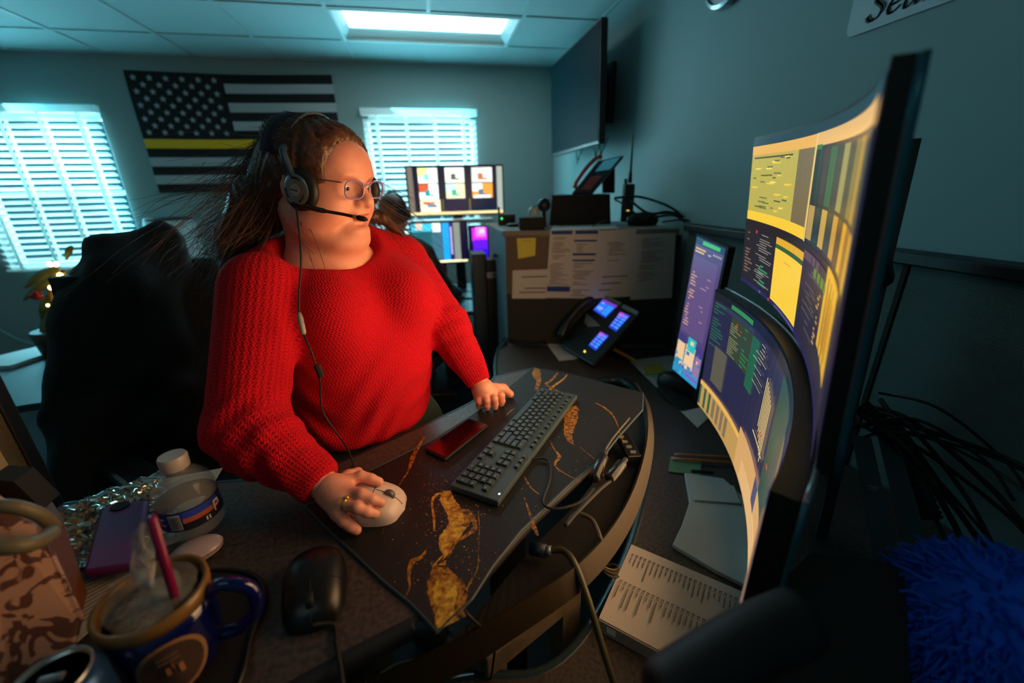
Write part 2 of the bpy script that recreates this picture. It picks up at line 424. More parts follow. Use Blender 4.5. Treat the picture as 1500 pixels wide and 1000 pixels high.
def le(o): pen([(.008, .03), (.04, .036), (.05, .052), (.04, .066), (.02, .062), (.005, .04), (.004, .018), (.015, .002), (.032, .002), (.052, .018)], .008, org=o)
def la(o):
    pen([(.052, .06), (.035, .068), (.014, .055), (.002, .025), (.008, .002), (.024, .004), (.044, .03), (.053, .064)], .008, org=o); pen([(.055, .066), (.047, .02), (.05, .002), (.066, .012)], .008, org=o)
def ln(o):
    pen([(0, .058), (.012, .066), (.013, .05), (.006, 0)], .008, org=o); pen([(.012, .035), (.03, .06), (.046, .066), (.052, .052), (.047, .02), (.05, .002), (.066, .012)], .008, org=o)
le((o[0]+.052, o[1])); la((o[0]+.095, o[1])); ln((o[0]+.143, o[1]))
L.build('lettering', INK, t, solid=.0006)
# fabric partition on the right with its rail and seam
FAB = mat('partition_fabric', rgb(112, 130, 126), .9, bump=(90, .9, 'Z'))
t = thing('cubicle_partition', 'grey ribbed fabric partition along the right wall', 'partition', (1.2, 0, 0))
MB().box((1.215, .305, .68), (.05, 1.05, 1.34)).build('fabric_panel', FAB, t, bevel=.006)
MB().box((1.215, 1.315, .68), (.05, .955, 1.34)).build('fabric_panel', FAB, t, bevel=.006)
MB().box((1.19, .838, .69), (.006, .012, 1.33)).build('seam', BLKM, t)
MB().box((1.205, .79, 1.365), (.075, 2.02, .03)).build('top_rail', BLK, t, bevel=.004)
# ================================================================== consoles
ZI = 1.05; ZO = .75
LAM = mat('speckled_laminate', rgb(80, 70, 64), .45, var=(rgb(48, 42, 40), 140, 6), bump=(500, .1))
EDGE = mat('dark_edge_band', rgb(12, 16, 24), .55)
STEEL = mat('screen_tinted_steel', rgb(44, 33, 10), .5, .5)  # dark steel, with the screens' yellow reflection painted into the base colour
# outer fixed surface
IN = [(640, 1000), (700, 990), (790, 985), (850, 940), (893, 870), (928, 790), (950, 700), (953, 640), (935, 575), (905, 552), (840, 560), (740, 562), (727, 545), (728, 520), (736, 500), (748, 488)]
inn = [PZ(u, v, ZO) for u, v in IN]
out = [V(.30, 2.00, 0), V(.37, 2.06, 0), V(1.16, 1.83, 0), V(1.18, -.2, 0), V(.05, -.2, 0)]
inn = [inn[0]] + inn[1:]
t = thing('console_desk', 'fixed curved desk surface holding the monitors, phone and microphone', 'desk', (.9, .8, 0))
P_ = [p for p in catmull([V(p.x, p.y, 0) for p in inn], 4)]+out
b = MB().prism([(p.x, p.y) for p in P_], ZO-.03, ZO); b.build('desk_surface', LAM, t)
e = MB().tube([V(p.x, p.y, ZO-.015) for p in catmull([V(p.x, p.y, 0) for p in inn], 4)], .017, 8)
e.build('edge_band', mat('teal_edge_band', rgb(40, 60, 66), .25), t, smooth=True)
for c in ((1.05, .5), (1.05, 1.6), (.6, 1.9), (1.0, .0)): MB().box((c[0], c[1], ZO/2-.02), (.06, .06, ZO-.04)).build('leg', DGREY, t)
MB().box((1.1, .9, .42), (.03, 1.7, .5)).build('back_panel', BLKM, t)
# raised inner surface
FR = [(92, 738), (130, 733), (200, 722), (330, 706), (410, 700), (490, 680), (600, 632), (690, 590), (712, 572), (725, 552)]
fr = [PZ(u, v, ZI) for u, v in FR]
MR = [(780, 539), (850, 562), (905, 582), (903, 605), (880, 645), (842, 688), (775, 748), (712, 815), (637, 895), (615, 902), (600, 905), (510, 950), (420, 1000)]
mr = [PZ(u, v, ZI) for u, v in MR]
_xl = PZ(86, 745, ZI).x+.022
left_close = [V(-.25, .25, 0), V(-.42, .12, 0), V(_xl+.03, .08, 0), V(_xl, .11, 0)]
P_ = [V(p.x, p.y, 0) for p in catmull(fr, 3)+catmull(mr[:-1], 3)]+[V(mr[-1].x, mr[-1].y, 0)]+left_close
t = thing('raised_work_surface', 'raised speckled work surface under the black and gold desk mat', 'desk', (-.2, .6, 0))
MB().prism([(p.x, p.y) for p in P_], ZI-.03, ZI).build('desk_surface', LAM, t)
MB().tube([V(p.x, p.y, ZI-.015) for p in P_]+[V(P_[0].x, P_[0].y, ZI-.015)], .016, 8).build('edge_band', EDGE, t, smooth=True)
for c in ((-.55, .45), (.12, .78)): 
    MB().box((c[0], c[1], .52), (.09, .06, .98)).build('lifting_column', DGREY, t, bevel=.004)
MB().box((-.22, .62, .985), (.85, .06, .05), rotz(.45)).build('cross_beam', DGREY, t)
MB().box((-.22, .60, .02), (.95, .5, .04), rotz(.45), taper=.9).build('foot_plate', DGREY, t, bevel=.01)
# rear lip of the raised surface (yellow screen reflection put into its colour)
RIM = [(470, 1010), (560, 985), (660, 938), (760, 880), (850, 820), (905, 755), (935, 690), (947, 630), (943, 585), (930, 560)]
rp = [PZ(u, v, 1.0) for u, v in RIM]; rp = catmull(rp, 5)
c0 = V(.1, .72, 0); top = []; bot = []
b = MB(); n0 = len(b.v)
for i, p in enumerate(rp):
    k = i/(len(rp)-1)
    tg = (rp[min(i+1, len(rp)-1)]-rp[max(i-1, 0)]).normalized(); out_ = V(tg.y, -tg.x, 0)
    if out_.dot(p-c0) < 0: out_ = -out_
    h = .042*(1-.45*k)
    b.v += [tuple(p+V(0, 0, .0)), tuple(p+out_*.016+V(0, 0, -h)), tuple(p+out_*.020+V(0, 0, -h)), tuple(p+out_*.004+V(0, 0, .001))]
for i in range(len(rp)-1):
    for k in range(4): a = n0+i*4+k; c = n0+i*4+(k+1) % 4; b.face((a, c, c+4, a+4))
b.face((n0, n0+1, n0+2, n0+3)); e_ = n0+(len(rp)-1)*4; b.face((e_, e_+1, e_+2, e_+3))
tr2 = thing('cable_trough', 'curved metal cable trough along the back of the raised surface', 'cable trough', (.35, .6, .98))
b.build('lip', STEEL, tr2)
b = MB()
ti = [p for p in rp]; mi_ = catmull([V(p.x, p.y, 0) for p in mr[1:10]][::-1], 5)
for i in range(len(rp)-1):
    s0, s1 = i/(len(rp)-1), (i+1)/(len(rp)-1)
    q0 = mi_[int(s0*(len(mi_)-1))]; q1 = mi_[int(s1*(len(mi_)-1))]
    b.poly([rp[i]+V(0, 0, -.03), rp[i+1]+V(0, 0, -.03), V(q1.x, q1.y, .96), V(q0.x, q0.y, .96)])
b.build('tray', BLKM, tr2, solid=.004)
# tan laminate support frame under the console
TAN = mat('tan_laminate', rgb(120, 104, 82), .55, var=(rgb(98, 84, 66), 30, 4))
t = thing('support_frame', 'tan laminate support frame below the cable trough', 'frame', (.25, .4, 0))
ZB = .80
a, c = PZ(700, 948, ZB), PZ(838, 842, ZB)
d = (c-a).normalized(); n_ = V(-d.y, d.x, 0)
MB().slab([a-n_*.028, c-n_*.028, c+n_*.028, a+n_*.028], (0, 0, -.05)).build('crossbar', TAN, t, bevel=.003)
for p in (a+d*.02, c-d*.02): MB().box((p.x, p.y, (ZB-.05)/2), (.05, .045, ZB-.052), frame_from(d)).build('leg', TAN, t)
# desk mat
MATB = mat('mat_black', rgb(15, 15, 16), .55, bump=(900, .12))
GOLD = mat('mat_gold', rgb(196, 134, 26), .42, .25, var=(rgb(60, 30, 8), 170, 6))
GOLD2 = mat('mat_gold_bright', rgb(232, 190, 60), .4, .3, var=(rgb(150, 84, 14), 120, 5))
ZM = ZI+.0035
MC = [(448, 742), (520, 699), (560, 680), (640, 641), (710, 596), (783, 537), (832, 547), (880, 560), (942, 576), (941, 600), (905, 640), (880, 672), (838, 706), (800, 742), (762, 778), (722, 828), (690, 878), (658, 908), (640, 926), (622, 905), (602, 884), (560, 850), (520, 812), (478, 772)]
mp = [PZ(u, v, ZM) for u, v in MC]
t = MB(); t.prism([(p.x, p.y) for p in mp], ZI+.0003, ZM, 0)
for i in range(len(mp)):     # stitched edge
    pass
st = MB().tube([V(p.x, p.y, ZM-.001) for p in mp+[mp[0]]], .0022, 6)
dm = t
def ribbon(pts, ws, mi, z, jag=.25, n=7):
    P = [PZ(u, v, z) for u, v in pts]; P = catmull(P, n); W = np.interp(np.linspace(0, len(ws)-1, len(P)), range(len(ws)), ws)
    Lp, Rp = [], []
    for i, p in enumerate(P):
        tg = (P[min(i+1, len(P)-1)]-P[max(i-1, 0)]).normalized(); nn = V(-tg.y, tg.x, 0)
        Lp.append(p+nn*W[i]*(1+random.uniform(-jag, jag))); Rp.append(p-nn*W[i]*(1+random.uniform(-jag, jag)))
    for i in range(len(P)-1): dm.poly([Lp[i], Lp[i+1], Rp[i+1], Rp[i]], mi)
def band(edgeL, edgeR, mi, z, jag=2.0, n=6):
    """solid patch between two picture-traced outlines lying on the mat"""
    a = catmull([V(p[0], p[1], 0) for p in edgeL], n); c = catmull([V(p[0], p[1], 0) for p in edgeR], n)
    A = [PZ(p.x+random.uniform(-jag, jag)*.6, p.y, z) for p in a]; C_ = [PZ(p.x+random.uniform(-jag, jag)*.6, p.y, z) for p in c]
    for i in range(len(A)-1): dm.poly([A[i], C_[i], C_[i+1], A[i+1]], mi)
g1, g2 = ZM+.0002, ZM+.0004
band([(649, 718), (645, 732), (655, 752), (656, 768), (645, 785), (643, 800), (650, 815), (640, 830)], [(660, 718), (665, 730), (676, 745), (684, 768), (674, 785), (662, 800), (656, 815), (652, 830)], 2, g1)
band([(636, 828), (628, 845), (625, 862), (630, 880), (636, 900), (638, 924)], [(652, 828), (668, 842), (682, 856), (684, 872), (682, 890), (684, 902)], 1, g1)
band([(640, 850), (634, 870), (640, 890), (640, 920)], [(662, 850), (668, 866), (668, 885), (664, 912)], 2, g2, 4)
band([(668, 745), (680, 755), (676, 770)], [(688, 746), (692, 758), (684, 772)], 1, g2, 3)
ribbon([(688, 748), (696, 770), (686, 782), (668, 794), (658, 812), (646, 824)], [.0025, .004, .003, .002, .001], 1, g1)
ribbon([(650, 722), (640, 724), (633, 735), (636, 760), (636, 778)], [.0015, .003, .002, .002, .0008], 2, g1)
ribbon([(626, 802), (618, 815), (604, 822), (599, 840), (600, 860), (592, 877)], [.0005, .003, .005, .002, .001, .0006], 1, g1)
ribbon([(640, 826), (634, 829), (650, 812)], [.001, .0015, .001], 2, g1)
ribbon([(622, 640), (612, 655), (604, 672), (598, 690), (586, 708), (572, 740), (560, 782)], [.001, .004, .005, .0015, .0008, .0006, .0003], 1, g1)
band([(783, 539), (779, 548), (786, 558), (783, 570)], [(790, 541), (792, 550), (792, 562), (787, 573)], 1, g1)
ribbon([(818, 545), (808, 556), (800, 562), (808, 568), (826, 576)], [.002, .004, .005, .003, .002], 1, g1)
ribbon([(831, 548), (824, 556), (810, 566), (803, 574)], [.001, .003, .004, .001], 2, g1)
band([(843, 594), (832, 600), (826, 618), (828, 640), (838, 650)], [(847, 597), (847, 610), (842, 625), (838, 640), (842, 652)], 1, g1)
ribbon([(806, 645), (812, 658), (819, 668), (813, 680), (822, 690), (850, 705)], [.0008, .001, .004, .002, .001, .0006], 1, g1)
ribbon([(768, 698), (776, 712), (790, 724)], [.001, .002, .0005], 1, g1)
ribbon([(872, 590), (884, 596), (896, 606), (903, 618), (908, 634), (914, 648)], [.001, .003, .002, .0012, .001, .0008], 1, g1)
ribbon([(768, 728), (776, 752), (784, 775), (788, 784)], [.0006, .002, .0035, .0012], 1, g1)
ribbon([(700, 740), (702, 770), (701, 800), (700, 830), (690, 850), (681, 868)], [.0004, .0005, .0004, .0006, .001, .0012], 1, g1)
ribbon([(740, 610), (748, 602), (754, 598)], [.001, .0015, .0006], 1, g1); ribbon([(850, 655), (866, 668), (880, 680)], [.001, .0008, .0004], 1, g1)
def inside(p):
    c = False; j = len(mp)-1
    for i in range(len(mp)):
        if (mp[i].y > p.y) != (mp[j].y > p.y) and p.x < (mp[j].x-mp[i].x)*(p.y-mp[i].y)/(mp[j].y-mp[i].y)+mp[i].x: c = not c
        j = i
    return c
for cu, cv, su, sv, nn in ((640, 735, 14, 30, 200), (668, 715, 22, 12, 90), (625, 790, 22, 45, 120), (690, 760, 16, 35, 110), (680, 690, 12, 10, 50), (700, 870, 25, 40, 90), (610, 700, 30, 30, 40), (870, 620, 28, 35, 90), (785, 770, 10, 25, 40), (750, 600, 40, 22, 60), (800, 560, 25, 12, 40), (650, 850, 30, 30, 90), (700, 700, 130, 90, 170), (848, 690, 12, 12, 14)):
    for _ in range(nn):
        p = PZ(random.gauss(cu, su), random.gauss(cv, sv), g2)
        if not inside(p): continue
        r = random.choice((.0003, .0004, .0005, .0007, .0012)); a = random.random()*3
        dm.poly([p+V(math.cos(a+q*1.257)*r, math.sin(a+q*1.257)*r*random.uniform(.6, 1.2), 0) for q in range(5)], random.choice((1, 1, 2)))
mt = thing('desk_mat', 'large black desk mat with gold marble veins on the raised work surface', 'desk mat', (.15, .72, ZI))
dm.build('mat_sheet', [MATB, GOLD, GOLD2], mt); st.build('stitched_edge', mat('teal_stitch', rgb(24, 52, 62), .5), mt)
# keyboard
A_ = V(-.012, .628, 0); B_ = V(.094, .548, 0); C_ = V(.350, .900, 0); D_ = V(.249, .953, 0)
A_, B_, C_, D_ = PZ(655, 712, ZM+.012), PZ(733, 733, ZM+.012), PZ(848, 574, ZM+.012), PZ(790, 572, ZM+.012)
kc = (A_+B_+C_+D_)/4; kx = ((D_-A_).normalized()+(C_-B_).normalized()).normalized(); kl = ((D_-A_).length+(C_-B_).length)/2
ky = V(-kx.y, kx.x, 0); kw = abs(((A_-B_)+(D_-C_)).dot(ky))/2
if ky.dot(B_-A_) < 0: ky = -ky          # ky points to the back (screen) edge
t = thing('keyboard', 'full size black keyboard with number pad on the desk mat', 'keyboard', (kc.x, kc.y, ZM))
KB = mat('keyboard_case', rgb(56, 74, 82), .45); KEY = mat('key_cap', rgb(44, 58, 66), .4); LEG = mat('key_legend', rgb(120, 130, 138), .6)
kR = basis(kx, ky, kx.cross(ky)); kz = 1 if kR.determinant() > 0 else -1
kR = basis(kx, ky, V(0, 0, 1))
MB().box((kc.x, kc.y, ZM+.007), (kl, kw, .012), kR).build('case', KB, t, bevel=.002)
U = kl*.955/22.6; rows = []
def krow(y, xs_): rows.append((y, xs_))
keys = []
vs_ = kw*.9/6.6
for j in range(5):       # main block: j=0 is the space-bar row at the woman's side
    y = -kw*.45+vs_*(j+.5)
    lay = [[(0, 1.25), (1.25, 1.25), (2.5, 1.25), (3.75, 6.25), (10, 1.25), (11.25, 1.25), (12.5, 1.25), (13.75, 1.25)],
           [(0, 2.25)]+[(2.25+i, 1) for i in range(10)]+[(12.25, 2.75)], [(0, 1.75)]+[(1.75+i, 1) for i in range(11)]+[(12.75, 2.25)],
           [(0, 1.5)]+[(1.5+i, 1) for i in range(12)]+[(13.5, 1.5)], [(i, 1) for i in range(13)]+[(13, 2)]][j]
    keys += [(x0, w_, y, 1) for x0, w_ in lay]
    nav = [[(15.4, 1), (16.4, 1), (17.4, 1)], [(16.4, 1)], [], [(15.4, 1), (16.4, 1), (17.4, 1)], [(15.4, 1), (16.4, 1), (17.4, 1)]][j]
    keys += [(x0, w_, y, 1) for x0, w_ in nav]
    pad = [[(18.7, 2), (20.7, 1)], [(18.7, 1), (19.7, 1), (20.7, 1)], [(18.7, 1), (19.7, 1), (20.7, 1), (21.7, .9)], [(18.7, 1), (19.7, 1), (20.7, 1)], [(18.7, 1), (19.7, 1), (20.7, 1), (21.7, .9)]][j]
    keys += [(x0, w_, y, 1) for x0, w_ in pad]
    if j in (0,): keys.append((21.7, .9, y+vs_/2, 2))
y = kw*.45-vs_*.45
for i in range(13): keys.append((i*1.0+(.45 if i else 0)+(.35 if i > 4 else 0)+(.35 if i > 8 else 0)+.1, .85, y, .72))
keys += [(15.5, .85, y, .72), (16.4, .85, y, .72), (17.3, .85, y, .72)]
kmesh = {}
for n, (x0, w_, y, h_) in enumerate(keys):
    kk = (round(w_, 2), round(h_, 2))
    # long axis runs from the woman's left (far end) to her right (near end): x index 0 at the far end
    p = V(kc.x, kc.y, ZM+.013)+kx*(kl*.4775-U*(x0+w_/2))+ky*y
    if kk not in kmesh:
        q = MB().box((0, 0, .0025), (U*w_-.0028, vs_*h_-.0028, .005), taper=.90)
        if w_ < 3: q.box((-(U*w_-.0028)*.12, 0, .0052), (.003, .0035, .0002), mi=1)
        kmesh[kk] = q.build('key', [KEY, LEG], t, local=True); o_ = kmesh[kk]
    else: o_ = kmesh[kk].copy(); COL.objects.link(o_)
    o_.parent = t; o_.location = p-Vector(t.location); o_.rotation_euler = kR.to_euler()
q = MB().box((kc.x, kc.y, ZM+.0135)+0*V(0,0,0) if False else V(kc.x, kc.y, ZM+.0134)-kx*kl*.46+ky*(kw*.43), (.004, .003, .0006), kR)
q.build('indicator_light', mat('indicator_white', rgb(230, 240, 240), .4, emit=((.8, .95, 1, 1), 1)), t)
# smartphone on the mat
a, c, d, e = PZ(621, 657, ZM+.008), PZ(688, 612, ZM+.008), PZ(716, 621, ZM+.008), PZ(652, 672, ZM+.008)
t = thing('smartphone', 'black smartphone lying face up beside the keyboard', 'phone', tuple((a+d)/2))
MB().slab([a, c, d, e], (0, 0, -.0075)).build('body', BLK, t, bevel=.004)
ctr = (a+c+d+e)/4
MB().slab([ctr+(p-ctr)*.94+V(0, 0, .0003) for p in (a, c, d, e)], (0, 0, .0004)).build('glass', mat('phone_glass', rgb(6, 8, 10), .03, spec=1.0, coat=1), t)
# wired mouse (black, foreground) and its lead
def mouse(name, label, c, yaw, Lg, Wd, Ht, m_body, wheel_m, bigger=False):
    t = thing(name, label, 'mouse', c); Rm = rotz(yaw)
    def f(a, b_):
        u = -1+2*a; th = math.pi*b_
        env = max(0., 1-abs(u)**(2.6 if u < 0 else 4.5))**.5; ww = Wd/2*(1-.10*u)*env**.8+1e-4; hh = Ht*env**.75*(1-.30*u-.18*u*u)
        x = u*Lg/2; y = math.cos(th)*ww; z = math.sin(th)**.62*hh
        return Vector(c)+Rm@V(x, y, z+.001)
    b = MB(); b.grid(f, 22, 18); b.build('body', m_body, t, smooth=True, weld=True)
    MB().lathe([(.0088, -.0042), (.0096, -.003), (.0096, .003), (.0088, .0042)], Vector(c)+Rm@V(Lg*.30, 0, Ht*.70), 20, Rm@Matrix.Rotation(math.pi/2, 3, 'X')).build('scroll_wheel', wheel_m, t, smooth=True, auto=40)
    s = MB(); s.tube([f(.62+.36*k/10, .5)+V(0, 0, .0002) for k in range(11)], .0006, 5); s.tube([f(.60, .12+.76*k/12)+V(0, 0, .0002) for k in range(13)], .0006, 5)
    s.build('button_seam', BLKM, t)
    return t, f, Rm
mc = PZ(463, 868, ZI)
MBK = mat('mouse_black', rgb(12, 12, 13), .35)
t, f, Rm = mouse('wired_mouse', 'black wired mouse on the bare laminate beside the desk mat', (mc.x, mc.y, ZI), math.radians(-80), .115, .078, .040, MBK, RUB)
cord = [Vector((mc.x, mc.y, ZI+.012))+Rm@V(.056, 0, 0)]+[PZ(u, v, ZI+.004) for u, v in ((488, 915), (493, 945), (498, 975), (503, 1010))]
MB().tube(catmull(cord, 6), .0028, 8).build('cord', RUB, t, smooth=True)
# white mouse under the hand
wc = PZ(544, 744, ZM); WHM = mat('mouse_white', rgb(205, 185, 180), .35)
t, f, Rm = mouse('white_mouse', 'white mouse held by the woman on the desk mat', (wc.x, wc.y, ZM), math.radians(-17), .116, .084, .042, WHM, mat('wheel_grey', rgb(90, 86, 92), .4))
WM = (Vector((wc.x, wc.y, ZM)), Rm)
# ---------------------------------------------------------------- curved monitors
def arc_screen(pl, pr, sag, h, upv=None):
    """pl, pr: lower left / lower right corners of the screen seen from the user; returns fn(s,t,off), s left-right, t bottom-top"""
    ch = pr-pl; L_ = ch.length; ex = ch.normalized(); nrm = V(-ex.y, ex.x, 0).normalized()
    if nrm.dot(V(-.2, .8, 0)-(pl+pr)/2) < 0: nrm = -nrm
    Rr = (L_*L_/4+sag*sag)/(2*sag); half = math.asin(L_/2/Rr)
    upv = Vector(upv).normalized() if upv else V(0, 0, 1)
    def fn(s, t, off=0):
        a = (2*s-1)*half; c = (pl+pr)/2+nrm*(Rr-sag)
        rad = ex*math.sin(a)-nrm*math.cos(a)
        return c+rad*(Rr-off)+upv*(h*t)
    return fn, nrm, ex, upv
def monitor(name, label, fn, thick, bez, rects, nrm, group=None, edge=BLK, nu=24, emat=SCR, back=BLKM, mid_bulge=.03):
    t = thing(name, label, 'monitor', tuple((fn(0, 0)+fn(1, 0))/2), group=group)
    b = MB()
    n = nu; N0 = 0
    def bx(s, tt): return .5*mid_bulge*(1-abs(2*s-1)**3)
    rows_ = []
    for i in range(n+1):
        s = i/n; rows_.append((fn(s, 0, 0), fn(s, 1, 0), fn(s, 1, -thick-bx(s, 1)), fn(s, 0, -thick-bx(s, 0))))
    for r in rows_: b.v += [tuple(p) for p in r]
    for i in range(n):
        for k in range(4): a = i*4+k; c = i*4+(k+1) % 4; b.face((a, c, c+4, a+4), 0 if k != 2 else 1)
    b.face((0, 1, 2, 3)); b.face(tuple(n*4+k for k in (3, 2, 1, 0)))
    b.build('housing', [edge, back], t)
    s_ = MB(); bs, bt = bez
    decal(s_, lambda s, q, o: fn(bs+(1-2*bs)*s, bt+(1-2*bt)*q, .0008+o), rects, nu=nu)
    s_.build('screen', emat, t)
    return t
def c_(r, g, b): return rgb(r, g, b)
R_ = random.Random(3)
def textlines(s0, s1, t0, t1, n, col, fill=.7, h=.45, ind=0):
    o = []; d = (t1-t0)/n
    for i in range(n):
        if R_.random() > fill: continue
        a = s0+(s1-s0)*ind*R_.random(); e = a+(s1-a)*R_.uniform(.3, 1)
        o.append((a, t1-d*(i+.5)-d*h/2, e, t1-d*(i+.5)+d*h/2, col))
    return o
# screens of the upper wide monitor (s: 0 = far end, 1 = near end; t: 0 bottom, 1 top)
Y1 = c_(226, 172, 40); Y2 = c_(250, 205, 60); OR = c_(236, 178, 84); DK = c_(26, 22, 34); DK2 = c_(44, 40, 52); PU = c_(52, 46, 76); GN = c_(40, 120, 60)
UP = [(0, 0, 1, 1, c_(30, 28, 44)), (0, .955, 1, 1, c_(28, 52, 64)),
      (0, .47, .47, .955, c_(190, 176, 80)), (0, .90, .47, .955, OR), (.34, .52, .455, .90, c_(120, 104, 74)), (0, .47, .455, .53, Y2),
      (.02, .875, .3, .885, c_(90, 70, 40))]
for i in range(34):
    s0 = R_.uniform(.015, .27); q = R_.uniform(.55, .87); UP.append((s0, q, s0+R_.uniform(.02, .06), q+.009, R_.choice((Y2, c_(250, 220, 120), c_(90, 100, 60), c_(110, 120, 70)))))
UP += [(.47, .47, .48, .955, c_(240, 200, 130)), (.48, .90, 1, .955, c_(232, 182, 110)), (.48, .47, 1, .90, c_(28, 40, 52)), (.48, .885, .52, .905, GN)]
cols = [c_(36, 60, 66), c_(60, 50, 60), c_(40, 96, 70), c_(30, 44, 60), c_(150, 140, 90), c_(36, 44, 56), c_(120, 106, 60), c_(170, 130, 50), c_(30, 40, 50)]
for i, c in enumerate(cols): UP.append((.485+.055*i, .66, .485+.055*i+.05, .885, c))
for i, c in enumerate([c_(180, 150, 90), c_(40, 60, 66), c_(196, 160, 80), c_(50, 64, 62), c_(200, 150, 60), c_(90, 70, 40), c_(216, 160, 40), c_(150, 104, 30), c_(226, 172, 50)]): UP.append((.485+.055*i, .49, .485+.055*i+.047, .645, c))
UP += [(0, .40, 1, .47, c_(34, 26, 34)), (0, .03, .255, .40, c_(30, 30, 40))]
UP += textlines(.015, .08, .06, .39, 14, c_(120, 100, 80), .8)+textlines(.10, .24, .06, .40, 22, c_(150, 140, 130), .8, .3, .3)+textlines(.13, .22, .05, .2, 6, c_(50, 150, 100), .7, .4, .3)
UP += [(.09, .39, .10, .41, c_(200, 60, 60)), (.26, .03, .50, .42, Y1), (.26, .03, .50, .375, Y2), (.26, .355, .50, .38, c_(40, 90, 50)), (.27, .40, .29, .42, c_(60, 50, 30)),
       (.36, .255, .37, .27, c_(190, 60, 30)), (.34, .30, .40, .305, c_(200, 160, 50)), (.50, .0, 1, .44, c_(40, 34, 52)), (.50, .40, .66, .44, c_(90, 70, 84)), (.60, .36, .76, .40, c_(90, 130, 40)), (.74, .16, .92, .47, Y1), (.78, .20, .88, .40, c_(196, 140, 30))]
UP += textlines(.54, .7, .1, .38, 16, c_(96, 84, 84), .6, .3, .5)+textlines(.68, .72, .12, .34, 12, c_(190, 150, 90), .8, .5, .5)
UP += [(0, 0, 1, .03, c_(34, 34, 80)), (.16, .006, .19, .022, c_(70, 90, 200)), (.24, .006, .26, .022, c_(190, 60, 60)), (.30, .006, .5, .02, c_(80, 80, 130))]
pl = PD(1086, 412, 1.13); pr = PD(1196, 690, .40); zb = 1.325
pl.z = zb; pr.z = zb
ptl = PD(1105, 201, 1.13); ptr = PD(1306, 78, .40)
hh = ((ptl.z-zb)+(ptr.z-zb))/2

# keep the far end where the picture shows it; the screen hangs upright on the arm
upl, upr = V(.835, .980, 1.297), V(.364, .281, 1.273)
fnU, nU, exU, uU = arc_screen(upl, upr, .055, .361, (-.1, 0, 1))
MON_U = monitor('curved_monitor', 'upper wide curved monitor with yellow windows hung on the arm', fnU, .016, (.006, .016), UP, nU, group='curved monitors')
# lower monitor
LO = [(0, 0, 1, 1, c_(40, 40, 70)), (0, .94, 1, 1, c_(24, 30, 40)), (.02, .90, .30, .93, c_(46, 60, 76)), (.12, .945, .28, .975, c_(50, 140, 80))]
LO += textlines(.01, .10, .55, .93, 16, c_(40, 110, 80), .8, .3)
LO += [(.14, .62, .30, .90, c_(52, 66, 44)), (.15, .86, .20, .875, c_(200, 60, 50)), (.16, .84, .22, .85, c_(170, 50, 60)), (.30, .55, .36, .90, c_(34, 96, 72)), (.06, .30, .15, .60, c_(90, 88, 74))]
LO += textlines(.14, .22, .62, .86, 14, c_(130, 130, 90), .9, .4)+textlines(.24, .30, .62, .90, 10, c_(40, 120, 80), .8, .4)+textlines(.32, .46, .6, .92, 14, c_(190, 190, 150), .5, .15, .5)
LO += [(0, .0, .34, .24, c_(190, 150, 84)), (.0, .02, .10, .20, c_(46, 90, 70)), (.10, .03, .24, .19, c_(130, 110, 84)), (0, .20, .34, .235, c_(232, 180, 90)), (.34, 0, 1, .30, c_(214, 164, 104)), (.345, .25, .36, .30, DK)]
for i in range(7): LO.append((.47+.012*i, .50-.02*i, .475+.012*i, .80-.012*i, c_(236, 206, 130)))
LO += [(.44, .42, .56, .43, c_(236, 206, 130)), (.50, .50, .53, .515, c_(210, 90, 70)), (.62, .50, .66, .515, c_(210, 80, 60)), (.60, .30, .78, .96, c_(40, 76, 66)), (.70, .40, .84, .7, c_(46, 62, 84)), (.78, .28, .99, .90, c_(120, 96, 70)), (.40, .02, .99, .14, c_(224, 178, 120)), (.55, .14, .60, .30, c_(80, 76, 110)), (.72, .05, .76, .3, c_(84, 80, 112)), (.86, .03, .89, .32, c_(90, 84, 110))]
zl = .865
lpl, lpr = V(.779, 1.009, .903), V(.300, .268, .903)
fnL, nL, exL, uL = arc_screen(lpl, lpr, .085, .370)
MON_L = monitor('curved_monitor', 'lower wide curved monitor with dark map windows standing on the console', fnL, .024, (.006, .016), LO, nL, group='curved monitors')
# slim silver strip along the top of the lower monitor
MB().tube([fnL(i/24, 1, -.029)+V(0, 0, .0015) for i in range(25)], .003, 6).build('top_trim', SILV, MON_L, smooth=True)
MB().tube([fnL(1, i/8, -.029) for i in range(9)], .003, 6).build('side_trim', mat('teal_trim', rgb(40, 110, 124), .3, .4), MON_L, smooth=True)
MB().tube([fnU(1, i/8, -.017) for i in range(9)], .004, 6).build('side_trim', mat('teal_trim', rgb(40, 110, 124), .3, .4), MON_U, smooth=True)
# screen glow
def glow(fn, nrm, pw, col, h, nm):
    c = fn(.5, .5, .012); Lw = (fn(0, .5)-fn(1, .5)).length
    area(nm, c+nrm*.05, c+nrm, Lw*.9, h, pw, col, 150)
glow(fnU, nU, 5, (1, .55, .24), .33, 'upper_screen_glow')
glow(fnL, nL, 2.6, (1, .58, .28), .33, 'lower_screen_glow')
